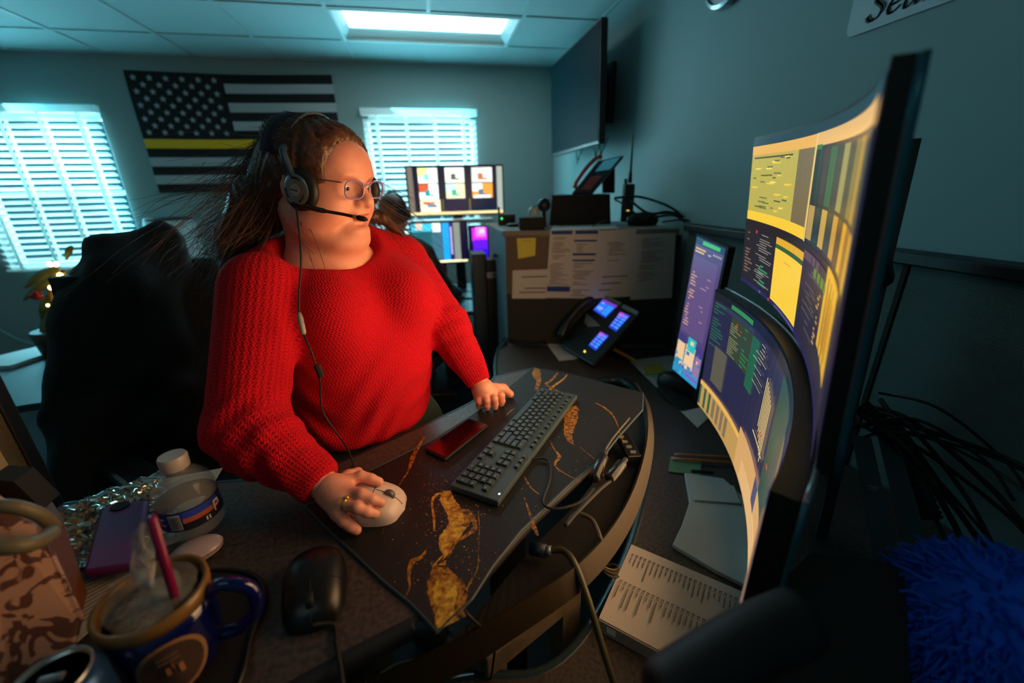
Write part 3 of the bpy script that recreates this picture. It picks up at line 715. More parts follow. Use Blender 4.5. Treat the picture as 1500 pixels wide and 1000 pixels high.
# stand of the lower monitor: wide grey foot with a raised plate, neck behind
GM = mat('grey_stand', rgb(186, 190, 186), .45, .1)
PA = [PZ(u, v, ZO+.012) for u, v in ((1003, 692), (1060, 700), (1135, 770), (1120, 870), (1048, 834), (985, 797), (999, 768), (1010, 735))]
t2 = thing('monitor_stand', 'grey curved monitor foot below the lower curved monitor', 'monitor stand', tuple(sum(PA, V(0, 0, 0))/len(PA)))
MB().slab(PA, (0, 0, -.0115)).build('foot', GM, t2, bevel=.002)
PB = [PZ(u, v, ZO+.014) for u, v in ((1012, 705), (1075, 712), (1085, 738), (1016, 733))]
MB().slab(PB, (0, 0, .003)).build('plate', mat('plate_light', rgb(190, 190, 184), .4), t2, bevel=.001)
nk = fnL(.5, .45, -.06); MB().box((nk.x, nk.y, (ZO+.012+nk.z+.1)/2), (.07, .05, nk.z+.1-ZO-.012), frame_from(exL)).build('neck', GM, t2, bevel=.004)
# monitor arm column
t3 = thing('monitor_support', 'tall black slotted column carrying the upper curved monitor', 'monitor support', (.98, .60, ZO))
ct, cb_ = PD(1332, 204, .88), PD(1250, 610, .88)
q = MB(); q.slab([ct+V(-.02, -.012, 0), ct+V(.0, .014, 0), ct+V(.016, -.004, 0), ct+V(-.004, -.028, .0)], cb_-ct-V(0, 0, max(0., cb_.z-(ZO+.01))-0)); q.build('column', BLK, t3, bevel=.002)
ce = fnU(.5, .5, -.07); q = MB(); q.tube([ce, ce+V(.05, .02, -.02), (ct+cb_)/2], .022, 10); q.build('arm_link', BLKM, t3)
MB().box(tuple(ce), (.12, .02, .12), frame_from(exU)).build('mount_plate', BLKM, t3)
# ================================================================== cabinet between the consoles and what stands on it
ZT = 1.355
fl = V(.372, 2.10, 0); frt = V(1.19, 1.865, 0); dx = (frt-fl).normalized(); dn = V(dx.y, -dx.x, 0)   # dn towards the camera
CABM = mat('cabinet_brown', rgb(92, 76, 62), .6); CABS = mat('cabinet_grey', rgb(120, 130, 132), .5); DKP = mat('dark_panel', rgb(40, 40, 38), .8, bump=(300, .3))
ca = thing('storage_cabinet', 'brown fronted cabinet with papers taped on its face', 'cabinet', (fl.x+.3, fl.y+.3, 0))
bk = V(-.012, .53, 0)
q = [fl, frt, frt+bk, fl+bk]
MB().slab([V(p.x, p.y, 0) for p in q], (0, 0, ZT-.025)).build('body', CABS, ca)
MB().slab([V(p.x, p.y, ZT-.025) for p in (fl+dn*.012-dx*.012, frt+dn*.012, frt+bk, fl+bk-dx*.012)], (0, 0, .025)).build('top', mat('cabinet_top', rgb(120, 112, 104), .5), ca, bevel=.003)
def F(s, z, off=0): p = fl+dx*s+dn*(.001+off); return V(p.x, p.y, z)
MB().slab([F(.0, ZO+.002), F(.865, ZO+.002), F(.865, ZT-.03), F(0, ZT-.03)], dn*.008).build('front_panel', CABM, ca)
MB().slab([F(.0, ZO+.002, .008), F(.865, ZO+.002, .008), F(.865, 1.03, .008), F(.0, 1.03, .008)], dn*.003).build('lower_panel', DKP, ca)
MB().slab([F(.55, 1.03, .008), F(.865, 1.03, .008), F(.865, ZT-.03, .008), F(.55, ZT-.03, .008)], dn*.002).build('side_panel', DKP, ca)
q = MB(); q.tube([fl+V(-.01, .20, 1.20), fl+V(-.035, .20, 1.20), fl+V(-.035, .25, 1.20), fl+V(-.01, .25, 1.20)], .006); q.build('handle', DGREY, ca)
def FP(u, v, off=0):
    """a point of the cabinet face seen at (u, v)"""
    r = Vector(ray(u, v)); p0 = fl+dn*(.012+off); k = dn.dot(p0-Vector((0, 0, CAM[2])))/dn.dot(r)
    return Vector(CAM)+r*k
PAPW = c_(196, 190, 182); INKB = c_(30, 56, 130); INKG = c_(90, 90, 92)
def paper(label, quad, rects, off=.001, name='taped_paper', cat='paper', base=PAPW, group='papers taped to the cabinet', th=.0006):
    a, b_, c, d = [FP(u, v, off) for u, v in quad]      # TL TR BR BL
    mb = MB(); fn = lambda s, t, o=0: a.lerp(b_, s).lerp(d.lerp(c, s), t)+dn*o
    mb.slab([fn(0, 0), fn(1, 0), fn(1, 1), fn(0, 1)], dn*th, col=base)
    decal(mb, lambda s, t, o: fn(s, t, th+o), rects, off0=.0005, step=.0002)
    o = mb.build(name, PAINT); tag(o, label, cat, group); return o
def plines(s0, s1, t0, t1, n, col=INKG, fill=.85, h=.3): return [(a, b_, c, d, e) for a, b_, c, d, e in textlines(s0, s1, t0, t1, n, col, fill, h, .15)]
paper('white paper with two blue headed columns taped left of centre on the cabinet', ((806, 337), (878, 336), (869, 437), (799, 436)),
      [(.03, .01, .46, .06, INKB), (.52, .01, .98, .06, INKB), (.5, .14, .97, .165, INKB), (.5, .33, .97, .36, INKB), (.5, .42, .96, .445, INKB), (.02, .82, .5, .90, INKB)]+plines(.03, .46, .09, .8, 30)+plines(.52, .95, .46, .97, 18)+plines(.55, .8, .19, .32, 5))
paper('white paper of sparse lines overlapping the blue headed sheet', ((874, 338), (932, 336), (924, 434), (868, 437)), plines(.3, .85, .1, .45, 12, fill=.6)+plines(.1, .9, .6, .9, 6, fill=.3), off=.0002)
paper('white paper with a long text list taped at the right end of the cabinet', ((931, 343), (990, 341), (984, 436), (923, 439)), plines(.1, .8, .06, .75, 26), off=.0006)
paper('white notice partly behind the blue headed sheet with three bold lines', ((751, 396), (806, 394), (800, 437), (750, 437)), [(.25, .22, .95, .26, INKG), (.35, .62, .95, .66, INKG), (.2, .76, .95, .8, INKG)], off=.0)
paper('yellow sticky note on the brown cabinet face', ((757, 349), (785, 348), (784, 374), (759, 379)), plines(.3, .8, .1, .3, 2, c_(140, 130, 60)), name='sticky_note', cat='sticky note', base=c_(214, 200, 70), group='sticky notes', off=.001)
# black box carrying the red phone
def on_top(u, v, z=ZT): return PZ(u, v, z)
def topbox(name, label, cat, u0, u1, vb, vt, depth, m, taper=1., bevel=.004, z=ZT, d0=0):
    a, b_ = PZ(u0, vb, z), PZ(u1, vb, z); b_.y = a.y-(b_.x-a.x)*.15
    c = (a+b_)/2; wd = (b_-a).length; zt = PY(u0, vt, a.y).z; h = zt-z
    R = frame_from(b_-a); o = MB().box(c+R@V(0, depth/2, h/2), (wd, depth, h), R, taper=taper).build(name, m, bevel=bevel)
    tag(o, label, cat); return o, c, wd, h, R
o, c, wd, h, Rb = topbox('black_box', 'low black box on the cabinet under the red phone', 'box', 805, 908, 331, 286, .26, BLKM, .93)
bz = ZT+h
# red desk phone, tilted on its stand
RED = mat('phone_red', rgb(150, 50, 44), .45); LCDT = mat('phone_lcd_teal', rgb(30, 80, 96), .2, emit=((.02, .10, .13, 1), 1))
pc = PY(870, 283, c.y+.10); pc.z = bz
t = thing('desk_phone', 'red handset desk phone propped steeply on the black box', 'phone', tuple(pc))
pa, pb, pcq, pd = PY(838, 282, c.y+.06), PY(866, 284, c.y+.02), PY(914, 227, c.y+.12), PY(876, 235, c.y+.17)
pa.z = max(pa.z, bz+.004); pb.z = max(pb.z, bz+.004)
nr = (pb-pa).cross(pd-pa).normalized(); nr = nr if nr.dot(Vector(CAM)-pa) > 0 else -nr
g = lambda s, q, o=0: pa.lerp(pb, s).lerp(pd.lerp(pcq, s), q)+nr*o
MB().slab([pa, pb, pcq, pd], -nr*.022).build('body', BLK, t, bevel=.004)
q = MB()
for i in range(4):
    for j in range(5): q.slab([g(.34+.12*i, .10+.075*j, .001), g(.43+.12*i, .10+.075*j, .001), g(.43+.12*i, .15+.075*j, .001), g(.34+.12*i, .15+.075*j, .001)], nr*.003)
q.build('keypad', mat('phone_red_keys', rgb(170, 80, 76), .5), t)
MB().slab([g(.3, .62, .001), g(.92, .62, .001), g(.92, .94, .001), g(.3, .94, .001)], nr*.002).build('display', LCDT, t)
MB().tube(catmull([g(.10, .02, .03), g(.02, .15, .045), g(0, .5, .055), g(.04, .85, .045), g(.12, .97, .03)], 5), [.014, .016]+[.011]*17+[.016, .014], 10).build('handset', RED, t, smooth=True)
MB().slab([g(.3, .9, -.022), g(.8, .9, -.022), V(g(.8, .9).x+.03, g(.8, .9).y+.05, bz+.002), V(g(.3, .9).x+.03, g(.3, .9).y+.05, bz+.002)], (0, .012, 0)).build('stand', BLKM, t)
# handheld radio in its charging base
rb = PZ(922, 330, ZT)
t = thing('handheld_radio', 'handheld radio with tall whip antenna beside the black box', 'radio', (rb.x, rb.y, ZT))
y_ = rb.y+.02; top_ = PY(921, 268, y_).z; at = PY(921, 195, y_).z
MB().box((rb.x, y_+.02, (ZT+.012+top_)/2), (.058, .036, top_-ZT-.02)).build('body', BLK, t, bevel=.006)
MB().tube([(rb.x+.004, y_+.02, top_), (rb.x+.004, y_+.02, top_+.04), (rb.x+.004, y_+.02, top_+.06), (rb.x+.002, y_+.02, at)], [.011, .010, .006, .004], 10).build('antenna', RUB, t, smooth=True)
MB().tube([(rb.x-.02, y_+.02, top_-.01), (rb.x-.02, y_+.02, top_+.022)], .008).build('knob', BLKM, t)
MB().box((rb.x-.005, y_-.001, ZT+.075), (.012, .006, .004)).build('status_light', mat('led_amber', rgb(240, 180, 40), .4, emit=((1, .7, .1, 1), 1.2)), t)
MB().box((rb.x, y_, ZT+.03), (.012, .003, .02)).build('charger_light', mat('led_blue', rgb(40, 80, 120), .4, emit=((.05, .2, .4, 1), .6)), t)
sb = PZ(944, 331, ZT)
t = tag(MB().lathe([(.001, 0), (.062, 0), (.07, .02), (.066, .045), (.045, .062), (.001, .068)], (sb.x+.02, sb.y+.06, ZT), 32, sx=1.25, sy=.8).build('table_speaker', BLKM, smooth=True), 'low rounded black speaker beside the handheld radio', 'speaker')
# webcam on a small black box
o, c, wd, h, R = topbox('small_black_box', 'small black box at the left of the cabinet top below the webcam', 'box', 761, 801, 337, 319, .10, BLKM)
wz = ZT+h
t = thing('webcam', 'round black webcam standing behind the small black box', 'webcam', (c.x+.03, c.y+.15, ZT))
wv = PY(797, 300, c.y+.15)
MB().lathe([(.001, -.022), (.03, -.02), (.036, 0), (.03, .02), (.001, .024)], tuple(wv), 24, Matrix.Rotation(math.pi/2, 3, 'X')).build('camera_head', BLK, t, smooth=True)
MB().tube([wv+V(-.0, 0, -.03), (wv.x, wv.y, ZT+.012), (wv.x, wv.y, ZT+.002)], [.010, .012, .03]).build('post', BLKM, t)
MB().tube(catmull([wv+V(-.03, 0, 0), wv+V(-.07, 0, -.02), wv+V(-.08, .01, -.07), V(wv.x-.06, wv.y+.03, ZT+.006)]), .003, 6).build('lead', RUB, t)
wb = PY(782, 312, c.y+.22)
tag(MB().lathe([(.03, 0), (.033, .01), (.03, .09), (.02, .1), (.001, .1)], (wb.x, wb.y, ZT), 20).build('white_bottle', mat('dim_white', rgb(200, 200, 190), .5)), 'white bottle half hidden behind the webcam', 'bottle')
# dock with green lamp
o, c, wd, h, R = topbox('docking_unit', 'flat black unit with a green lamp on the cabinet corner', 'docking unit', 730, 757, 330, 314, .08, BLK)
l_ = PY(735, 320, c.y-.006)
MB().ell(l_, .006).build('power_light', mat('led_green', rgb(40, 220, 80), .4, emit=((.05, 1, .2, 1), 1.5)), o)
MB().tube([c+V(-.04, .03, h), c+V(-.04, .03, h+.04)], .006).build('antenna', BLKM, o)
a = PZ(752, 332, ZT+.002)
tag(MB().ell(a+V(.02, .05, .008), (.055, .035, .010)).build('folded_glasses_case', BLK, smooth=True), 'flat dark case lying beside the green lamp unit', 'case')
# loose sheets on top
def flat_paper(name, label, pts, z, rects=(), base=PAPW, cat='paper', group=None, th=.0012):
    P = [PZ(u, v, z) for u, v in pts]; mb = MB(); mb.slab(P, (0, 0, -th), col=base)
    fn = lambda s, t, o: P[0].lerp(P[1], s).lerp(P[3].lerp(P[2], s), t)+V(0, 0, o)
    decal(mb, fn, rects); o = mb.build(name, PAINT); return tag(o, label, cat, group)
flat_paper('loose_sheet', 'loose white sheet lying on the cabinet in front of the black box', ((810, 331), (900, 328), (905, 334), (806, 337)), ZT+.003)
p0 = PZ(868, 331, ZT+.01); tag(MB().tube([p0, PZ(893, 322, ZT+.02)+V(0, 0, .01)], .003).build('pencil_stub', mat('pencil_dim', rgb(120, 80, 50), .6)), 'short brown pencil on the loose sheet', 'pencil')
# cables arching behind the radio down to the partition
cps = [[(900, 290), (935, 288), (975, 300), (1005, 318), (1038, 332)], [(925, 295), (950, 312), (990, 312), (1015, 330), (1020, 350)], [(940, 322), (975, 310), (1010, 322), (1030, 340)], [(960, 318), (990, 316), (1012, 338), (1013, 372)],
       [(900, 292), (915, 300), (930, 312), (948, 326)], [(970, 325), (1000, 322), (1030, 328), (1042, 333)]]
for k, cp in enumerate(cps):
    P = [PY(u, v, 1.98-.02*k) for u, v in cp]
    tag(MB().tube(catmull(P, 6), .006 if k < 4 else .004, 7).build('black_cable', RUB, smooth=True), 'black cable arching off the cabinet towards the partition', 'cable', 'cables behind the handheld radio')
# ================================================================== outer desk, far part: gooseneck microphone, phone, notes
mcn = PZ(768, 487, ZO)
t = thing('desk_microphone', 'black gooseneck desk microphone in front of the cabinet', 'microphone', (mcn.x, mcn.y, ZO))
R = rotz(-.25)
MB().box((mcn.x, mcn.y, ZO+.022), (.17, .15, .04), R, taper=.8).build('base', BLK, t, bevel=.01)
tip = PY(800, 348, mcn.y-.02); b0 = V(mcn.x-.0, mcn.y+.02, ZO+.04)
P = catmull([b0, PY(772, 450, mcn.y), PY(779, 410, mcn.y), PY(787, 372, mcn.y), tip], 5)
MB().tube(P, [.011]*8+[.010]*(len(P)-8), 8).build('gooseneck', RUB, t, smooth=True)
P2 = [PY(780, 405, mcn.y-.01), PY(788, 372, mcn.y-.02), PY(797, 340, mcn.y-.02)]
MB().tube(P2, [.013, .014, .010], 10).build('microphone_head', BLKM, t, smooth=True)
MB().tube(catmull([b0+V(-.03, .01, 0), PY(758, 440, mcn.y), PY(772, 390, mcn.y), PY(790, 340, mcn.y)]), .002, 5).build('thin_lead', RUB, t)
q = MB()
for i in range(3):
    for j in range(2): q.box(V(mcn.x, mcn.y, ZO+.043)+R@V(-.05+.045*i, -.05+.03*j, 0), (.022, .014, .006), R)
q.build('buttons', DGREY, t); MB().box(V(mcn.x, mcn.y, ZO+.045)+R@V(-.072, -.02, 0), (.01, .008, .003), R).build('power_light', mat('led_green', rgb(40, 220, 80)), t)
# coiled handset cord
P = []
for i in range(121):
    k = i/120; base = PZ(742+72*k, 497+7*math.sin(k*3), ZO+.02) if k < .8 else PZ(799+24*(k-.8)*5, 500-8*(k-.8)*5, ZO+.02)
    a = i*.9*1.2; P.append(base+V(.0, .012*math.cos(a), .012*math.sin(a)))
coil = MB().tube(P, .0035, 5)
# console phone with two key screens
pp = [PD(818, 505, 1.66), PD(866, 535, 1.50), PD(937, 462, 1.62), PD(884, 432, 1.80)]  # front-left, front-right, back-right, back-left
fl_, fr_, br_, bl_ = PZ(822, 507, ZO+.03), PZ(868, 534, ZO+.03), None, None
wv_ = fr_-fl_; W_ = wv_.length; ex = wv_.normalized()
br_ = PD(935, 459, 1); rr_ = Vector(ray(935, 459))
# back edge: same width direction, height solved on the plane leaning up at 40 degrees
bh = V(-ex.y, ex.x, 0); upn = (bh*math.cos(.75)+V(0, 0, 1)*math.sin(.75)); pn = ex.cross(upn).normalized()
def PP(u, v, off=0):
    r = Vector(ray(u, v)); p0 = fr_+pn*off; k = pn.dot(p0-Vector(CAM))/pn.dot(r); return Vector(CAM)+r*k
q4 = [PP(820, 505), PP(868, 535), PP(937, 458), PP(876, 430)]
t = thing('desk_phone', 'black desk phone with lit blue key screens on the console', 'phone', (fr_.x, fr_.y+.08, ZO))
if pn.z < 0: pn = -pn
MB().slab(q4, -pn*.028).build('body', BLK, t, bevel=.006)
ctr = sum(q4, V(0, 0, 0))/4
G = lambda s, q, o=0: q4[0].lerp(q4[1], s).lerp(q4[3].lerp(q4[2], s), q)+pn*o
def pquad(uv, off): return [PP(u, v)+pn*off for u, v in uv]
HS = catmull([PP(826, 498)+pn*.03, PP(838, 480)+pn*.045, PP(856, 458)+pn*.048, PP(872, 440)+pn*.03], 5)
MB().tube(HS, np.interp(range(len(HS)), [0, 3, 6, 10, 13, 15], [.02, .024, .017, .017, .024, .02]), 12).build('handset', BLK, t, smooth=True)
SC1 = MB()
def scr(uv, cols, mb):
    a, b_, c, d = pquad(uv, .002); fn = lambda s, q, o: a.lerp(b_, s).lerp(d.lerp(c, s), q)+pn*o
    decal(mb, fn, cols)
BLU = c_(40, 90, 230); 
scr(((884, 438), (905, 448), (887, 466), (869, 454)), [(0, 0, 1, 1, c_(28, 60, 190)), (0, 0, 1, .14, c_(120, 50, 170)), (.05, .2, .5, .9, c_(50, 110, 235)), (.55, .2, .95, .9, c_(40, 130, 230))]+textlines(.1, .6, .2, .9, 6, c_(180, 200, 240), .9, .35), SC1)
for uv in (((909, 457), (923, 463), (903, 486), (892, 479)), ((880, 486), (892, 492), (873, 514), (862, 506))):
    scr(uv, [(0, 0, 1, 1, c_(30, 60, 190)), (0, 0, .5, .25, c_(170, 60, 190)), (.5, 0, 1, .3, c_(90, 60, 220))]+[(.05, .1+.17*i, .42, .2+.17*i, c_(90, 130, 240)) for i in range(5)]+[(.55, .1+.17*i, .95, .2+.17*i, c_(60, 150, 235)) for i in range(5)], SC1)
SC1.build('lit_screens', attr_mat('phone_screen', emit=1.3, rough=.2), t)
q = MB()
for uv in (((886, 432), (911, 444), (908, 448), (882, 436)), ((914, 446), (936, 457), (933, 462), (911, 451))): q.slab(pquad(uv, .001), pn*.004)
q.build('top_caps', mat('cap_grey', rgb(130, 136, 134), .4), t)
MB().slab(pquad(((859, 459), (872, 470), (880, 478), (862, 479), (857, 473)), .001), pn*.003).build('navigation_plate', SILV, t)
q = MB()
for i in range(4):
    for j in range(5): p = PP(843+5.0*i+3.2*j-1.5*j, 475+4.2*i+7.4*j-2*j)+pn*.002; q.box(tuple(p), (.010, .007, .004), basis(ex, pn.cross(ex), pn))
q.build('keypad', DGREY, t)
MB().ell(PP(857, 515)+pn*.003, .005).build('message_light', mat('led_yellow', rgb(240, 230, 60), .4, emit=((1, .9, .1, 1), 1.5)), t)
bm_ = (q4[2]+q4[3])/2; MB().slab([G(.3, .75, -.028), G(.9, .75, -.028), V(G(.9, .75).x, G(.9, .75).y+.03, ZO+.001), V(G(.3, .75).x, G(.3, .75).y+.03, ZO+.001)], (0, .01, 0)).build('foot', BLKM, t)
coil.build('handset_cord', RUB, t, smooth=True)
flat_paper('index_card', 'white card lying in front of the lit desk phone', ((794, 494), (823, 492), (848, 525), (819, 528)), ZO+.002, plines(.1, .9, .15, .85, 8, c_(150, 150, 150)), cat='card')
YC = mat('brass_connector', rgb(200, 150, 60), .4, .3)
P = [PZ(900, 512, ZO+.05), PZ(932, 529, ZO+.03)]; tag(MB().tube([P[0], P[0].lerp(P[1], .8), P[1]], [.008, .008, .005], 8).build('cable_plug', YC), 'brass coloured cable plug beside the lit desk phone', 'plug')
# papers and notes below the portrait monitor
flat_paper('desk_sheet', 'long white sheet under the portrait monitor and webcam bar', ((922, 528), (985, 520), (1040, 610), (1022, 626)), ZO+.002, plines(.1, .5, .1, .4, 6, c_(150, 150, 140)))
flat_paper('sticky_note', 'yellow sticky note on the sheet by the portrait monitor', ((944, 535), (968, 532), (976, 545), (946, 549)), ZO+.006, base=c_(190, 176, 60), cat='sticky note', group='sticky notes')
fp = PZ(996, 575, ZO)
t = thing('conference_speaker', 'black rounded speaker with an orange lamp under the portrait monitor', 'speaker', (fp.x, fp.y, ZO))
MB().lathe([(.001, 0), (.06, 0), (.066, .02), (.064, .055), (.05, .07), (.001, .072)], (fp.x, fp.y, ZO+.003), 32, rotz(-.9), sx=1.5, sy=.7).build('body', BLK, t, smooth=True, auto=50)
p = PY(998, 580, fp.y-.055); MB().ell(PD(998, 580, (Vector(fp)-Vector(CAM)).length*.93), .004).build('status_light', mat('led_orange', rgb(250, 160, 40), .4, emit=((1, .45, .05, 1), 3)), t)
# portrait monitor
def vsolve(t, b_, h):
    r1 = ray(*t); r2 = ray(*b_); k2 = h/(r1[2]*r2[1]/r1[1]-r2[2]); k1 = k2*r2[1]/r1[1]
    return Vector(CAM+k1*r1), Vector(CAM+k2*r2)
d, a = vsolve((1021, 345), (985, 540), .50); c, b_ = vsolve((1075, 363), (1021, 571), .50)
c = d+(b_-a)
fn = lambda s, q, o=0: a.lerp(b_, s).lerp(d.lerp(c, s), q)+pno*o
pno = (b_-a).cross(d-a).normalized(); pno = pno if pno.dot(Vector(CAM)-a) > 0 else -pno
t = thing('portrait_monitor', 'upright portrait monitor with purple screen beside the cabinet', 'monitor', ((a.x+b_.x)/2, (a.y+b_.y)/2, ZO))
MB().slab([fn(-.03, -.012), fn(1.06, -.012), fn(1.06, 1.012), fn(-.03, 1.012)], -pno*.03).build('housing', BLK, t, bevel=.003)
PS = [(0, 0, 1, 1, c_(82, 66, 118)), (.0, .955, 1, 1, c_(30, 30, 80)), (.25, .965, .85, .99, c_(70, 180, 90)), (.04, .925, .4, .935, c_(230, 180, 110)), (.04, .905, .36, .915, c_(230, 190, 130)), (.5, .91, .6, .92, c_(190, 170, 190)),
      (.03, .33, .9, .88, c_(98, 78, 128)), (0, 0, 1, .26, c_(60, 120, 170)), (0, .16, 1, .29, c_(70, 60, 130)), (.02, .10, .32, .25, c_(236, 200, 150)), (.36, .09, .72, .26, c_(240, 206, 160)), (.76, .05, .98, .22, c_(150, 120, 160)),
      (.4, .22, .7, .32, c_(40, 190, 190)), (.05, .25, .3, .31, c_(60, 60, 120)), (.5, .27, .62, .30, c_(236, 206, 170)), (.0, .0, 1, .07, c_(50, 150, 200)), (.05, .055, .3, .12, c_(40, 150, 190)), (.4, .05, .68, .11, c_(90, 130, 190)), (.5, .03, 1, .05, c_(130, 90, 190))]
for i in range(5): PS.append((.68+.06*i, .925, .70+.06*i, .937, c_(240, 220, 200)))
PS += textlines(.05, .3, .36, .82, 22, c_(220, 170, 130), .6, .35, .3)+textlines(.35, .85, .4, .8, 16, c_(190, 150, 160), .45, .2, .6)
for i in range(14): s0, q0 = R_.uniform(0, .9), R_.uniform(0, .28); PS.append((s0, q0, s0+R_.uniform(.04, .12), q0+R_.uniform(.01, .03), R_.choice((c_(240, 210, 170), c_(60, 200, 210), c_(80, 70, 150), c_(60, 110, 180)))))
m_ = MB(); decal(m_, lambda s, q, o: fn(.02+.96*s, .005+.99*q, .001+o), PS); m_.build('screen', SCR, t)
bkp = fn(.5, .35, -.05); MB().slab([fn(.35, .5, -.031), fn(.65, .5, -.031), V(fn(.65, .5).x, fn(.65, .5).y, ZO+.012)-pno*.06, V(fn(.35, .5).x, fn(.35, .5).y, ZO+.012)-pno*.06], -pno*.03).build('neck', BLKM, t)
MB().box((bkp.x, bkp.y+.03, ZO+.007), (.20, .16, .012), frame_from(b_-a)).build('foot', BLKM, t, bevel=.003)
# ================================================================== implicit bodies (surface nets)
def seg_d(P, a, b, r0, r1):
    a = np.array(a); b = np.array(b); ab = b-a; t = np.clip(((P-a)@ab)/(ab@ab), 0, 1)
    return np.linalg.norm(P-a-t[:, None]*ab, axis=1)-(r0+(r1-r0)*t)
def ell_d(P, c, r, R=None):
    q = P-np.array(c)
    if R is not None: q = q@np.array(R)         # columns of R are the local axes
    r = np.array(r, float); k0 = np.linalg.norm(q/r, axis=1); k1 = np.linalg.norm(q/(r*r), axis=1)+1e-9
    return k0*(k0-1)/k1
def smin(a, b, k):
    h = np.maximum(k-np.abs(a-b), 0)/k; return np.minimum(a, b)-h*h*k*.25
def smax(a, b, k): return -smin(-a, -b, k)
def nets(fn, lo, hi, h):
    lo = np.array(lo, float); hi = np.array(hi, float); n = np.ceil((hi-lo)/h).astype(int)+1
    ax = [lo[i]+h*np.arange(n[i]) for i in range(3)]
    G = np.empty(n, np.float32)
    YZ = np.array(np.meshgrid(ax[1], ax[2], indexing='ij')).reshape(2, -1).T
    step = max(1, 400000//len(YZ))
    for i in range(0, n[0], step):
        xs_ = ax[0][i:i+step]; P = np.concatenate([np.column_stack([np.full(len(YZ), x), YZ]) for x in xs_])
        G[i:i+step] = fn(P).reshape(len(xs_), n[1], n[2])
    S = G < 0
    c = np.zeros(np.array(n)-1, int)
    for dx_ in (0, 1):
        for dy in (0, 1):
            for dz in (0, 1): c += S[dx_:n[0]-1+dx_, dy:n[1]-1+dy, dz:n[2]-1+dz]
    act = (c > 0) & (c < 8); ids = -np.ones(act.shape, int); I = np.argwhere(act); ids[act] = np.arange(len(I))
    acc = np.zeros((len(I), 3)); cnt = np.zeros(len(I))
    cs = [(0, 0, 0), (1, 0, 0), (0, 1, 0), (1, 1, 0), (0, 0, 1), (1, 0, 1), (0, 1, 1), (1, 1, 1)]
    for e0 in cs:
        for a_ in range(3):
            if e0[a_]: continue
            e1 = list(e0); e1[a_] = 1
            A0 = G[I[:, 0]+e0[0], I[:, 1]+e0[1], I[:, 2]+e0[2]]; A1 = G[I[:, 0]+e1[0], I[:, 1]+e1[1], I[:, 2]+e1[2]]
            k = (A0 < 0) != (A1 < 0); t = np.where(k, A0/(A0-A1+1e-12), 0)
            p = np.array(e0, float)+t[:, None]*(np.array(e1)-np.array(e0)); acc[k] += p[k]; cnt[k] += 1
    verts = lo+h*(I+acc/cnt[:, None])
    faces = []
    for a_ in range(3):
        b_, c2 = (a_+1) % 3, (a_+2) % 3
        sl0 = [slice(None)]*3; sl1 = [slice(None)]*3; sl0[a_] = slice(0, n[a_]-1); sl1[a_] = slice(1, n[a_])
        E0, E1 = S[tuple(sl0)], S[tuple(sl1)]; X = np.argwhere(E0 != E1)
        ok = (X[:, b_] > 0) & (X[:, c2] > 0) & (X[:, b_] < n[b_]-1) & (X[:, c2] < n[c2]-1); X = X[ok]
        def idx(db, dc): Y = X.copy(); Y[:, b_] += db; Y[:, c2] += dc; return ids[Y[:, 0], Y[:, 1], Y[:, 2]]
        q = np.column_stack([idx(-1, -1), idx(0, -1), idx(0, 0), idx(-1, 0)]); fl_p = E0[X[:, 0], X[:, 1], X[:, 2]]
        q[~fl_p] = q[~fl_p][:, ::-1]; faces.append(q)
    return verts, np.concatenate(faces)
def mesh_obj(name, parts, mats, parent, attrs=None, mi=None):
    vs = np.concatenate([p[0] for p in parts]); off = 0; fs = []; idx = []
    for k, p in enumerate(parts): fs.append(p[1]+off); off += len(p[0]); idx += [k if mi is None else mi[k]]*len(p[1])
    fs = np.concatenate(fs); inv = np.array(parent.location) if parent else np.zeros(3)
    me = bpy.data.meshes.new(name); me.from_pydata((vs-inv).tolist(), [], fs.tolist())
    for m_ in (mats if isinstance(mats, (list, tuple)) else [mats]): me.materials.append(m_)
    me.polygons.foreach_set('material_index', idx); me.polygons.foreach_set('use_smooth', [True]*len(fs))
    if attrs is not None:
        at = me.attributes.new('knit', 'FLOAT_VECTOR', 'POINT'); at.data.foreach_set('vector', attrs(vs).astype(np.float32).ravel())
    me.update(); o = bpy.data.objects.new(name, me); COL.objects.link(o)
    if parent: o.parent = parent
    return o
A3 = lambda v: np.array(v, float)
# ------------------------------------------------------------------ the woman: frame and joints
Lb = A3((.80, .60, 0)); Fb = A3((.60, -.80, 0)); Uz = A3((0, 0, 1)); RB = np.column_stack([Fb, Lb, Uz])
O = A3((-.205, .975, 0))
def BP(f, l, z): return O+Fb*f+Lb*l+Uz*z
SHR = A3(PD(382, 424, .77)); SHL = A3(PD(588, 384, 1.03))
ELR = A3(PD(362, 625, .70)); ELL_ = A3(PD(655, 478, 1.02))
WRR = A3(PD(487, 716, .685)); WRL = A3(PD(708, 562, 1.0))
HC = A3(PD(470, 270, .82)); 
fz = A3((.86, -.50, -.19)); fz /= np.linalg.norm(fz); hl = np.cross(Uz, fz); hl /= np.linalg.norm(hl); hu = np.cross(fz, hl)
RH = np.column_stack([fz, hl, hu]); HS_ = .965
def HP(x, y, z): return HC+(RH@A3((x, y, z)))*HS_
SKIN = mat('skin', rgb(226, 160, 138), .48, sss=.12, bump=(350, .06), var=(rgb(214, 140, 120), 26, 3))
person = thing('person', 'person in a red knit sweater and glasses standing at the desk holding the white mouse', 'person', tuple(BP(0, 0, 0)))
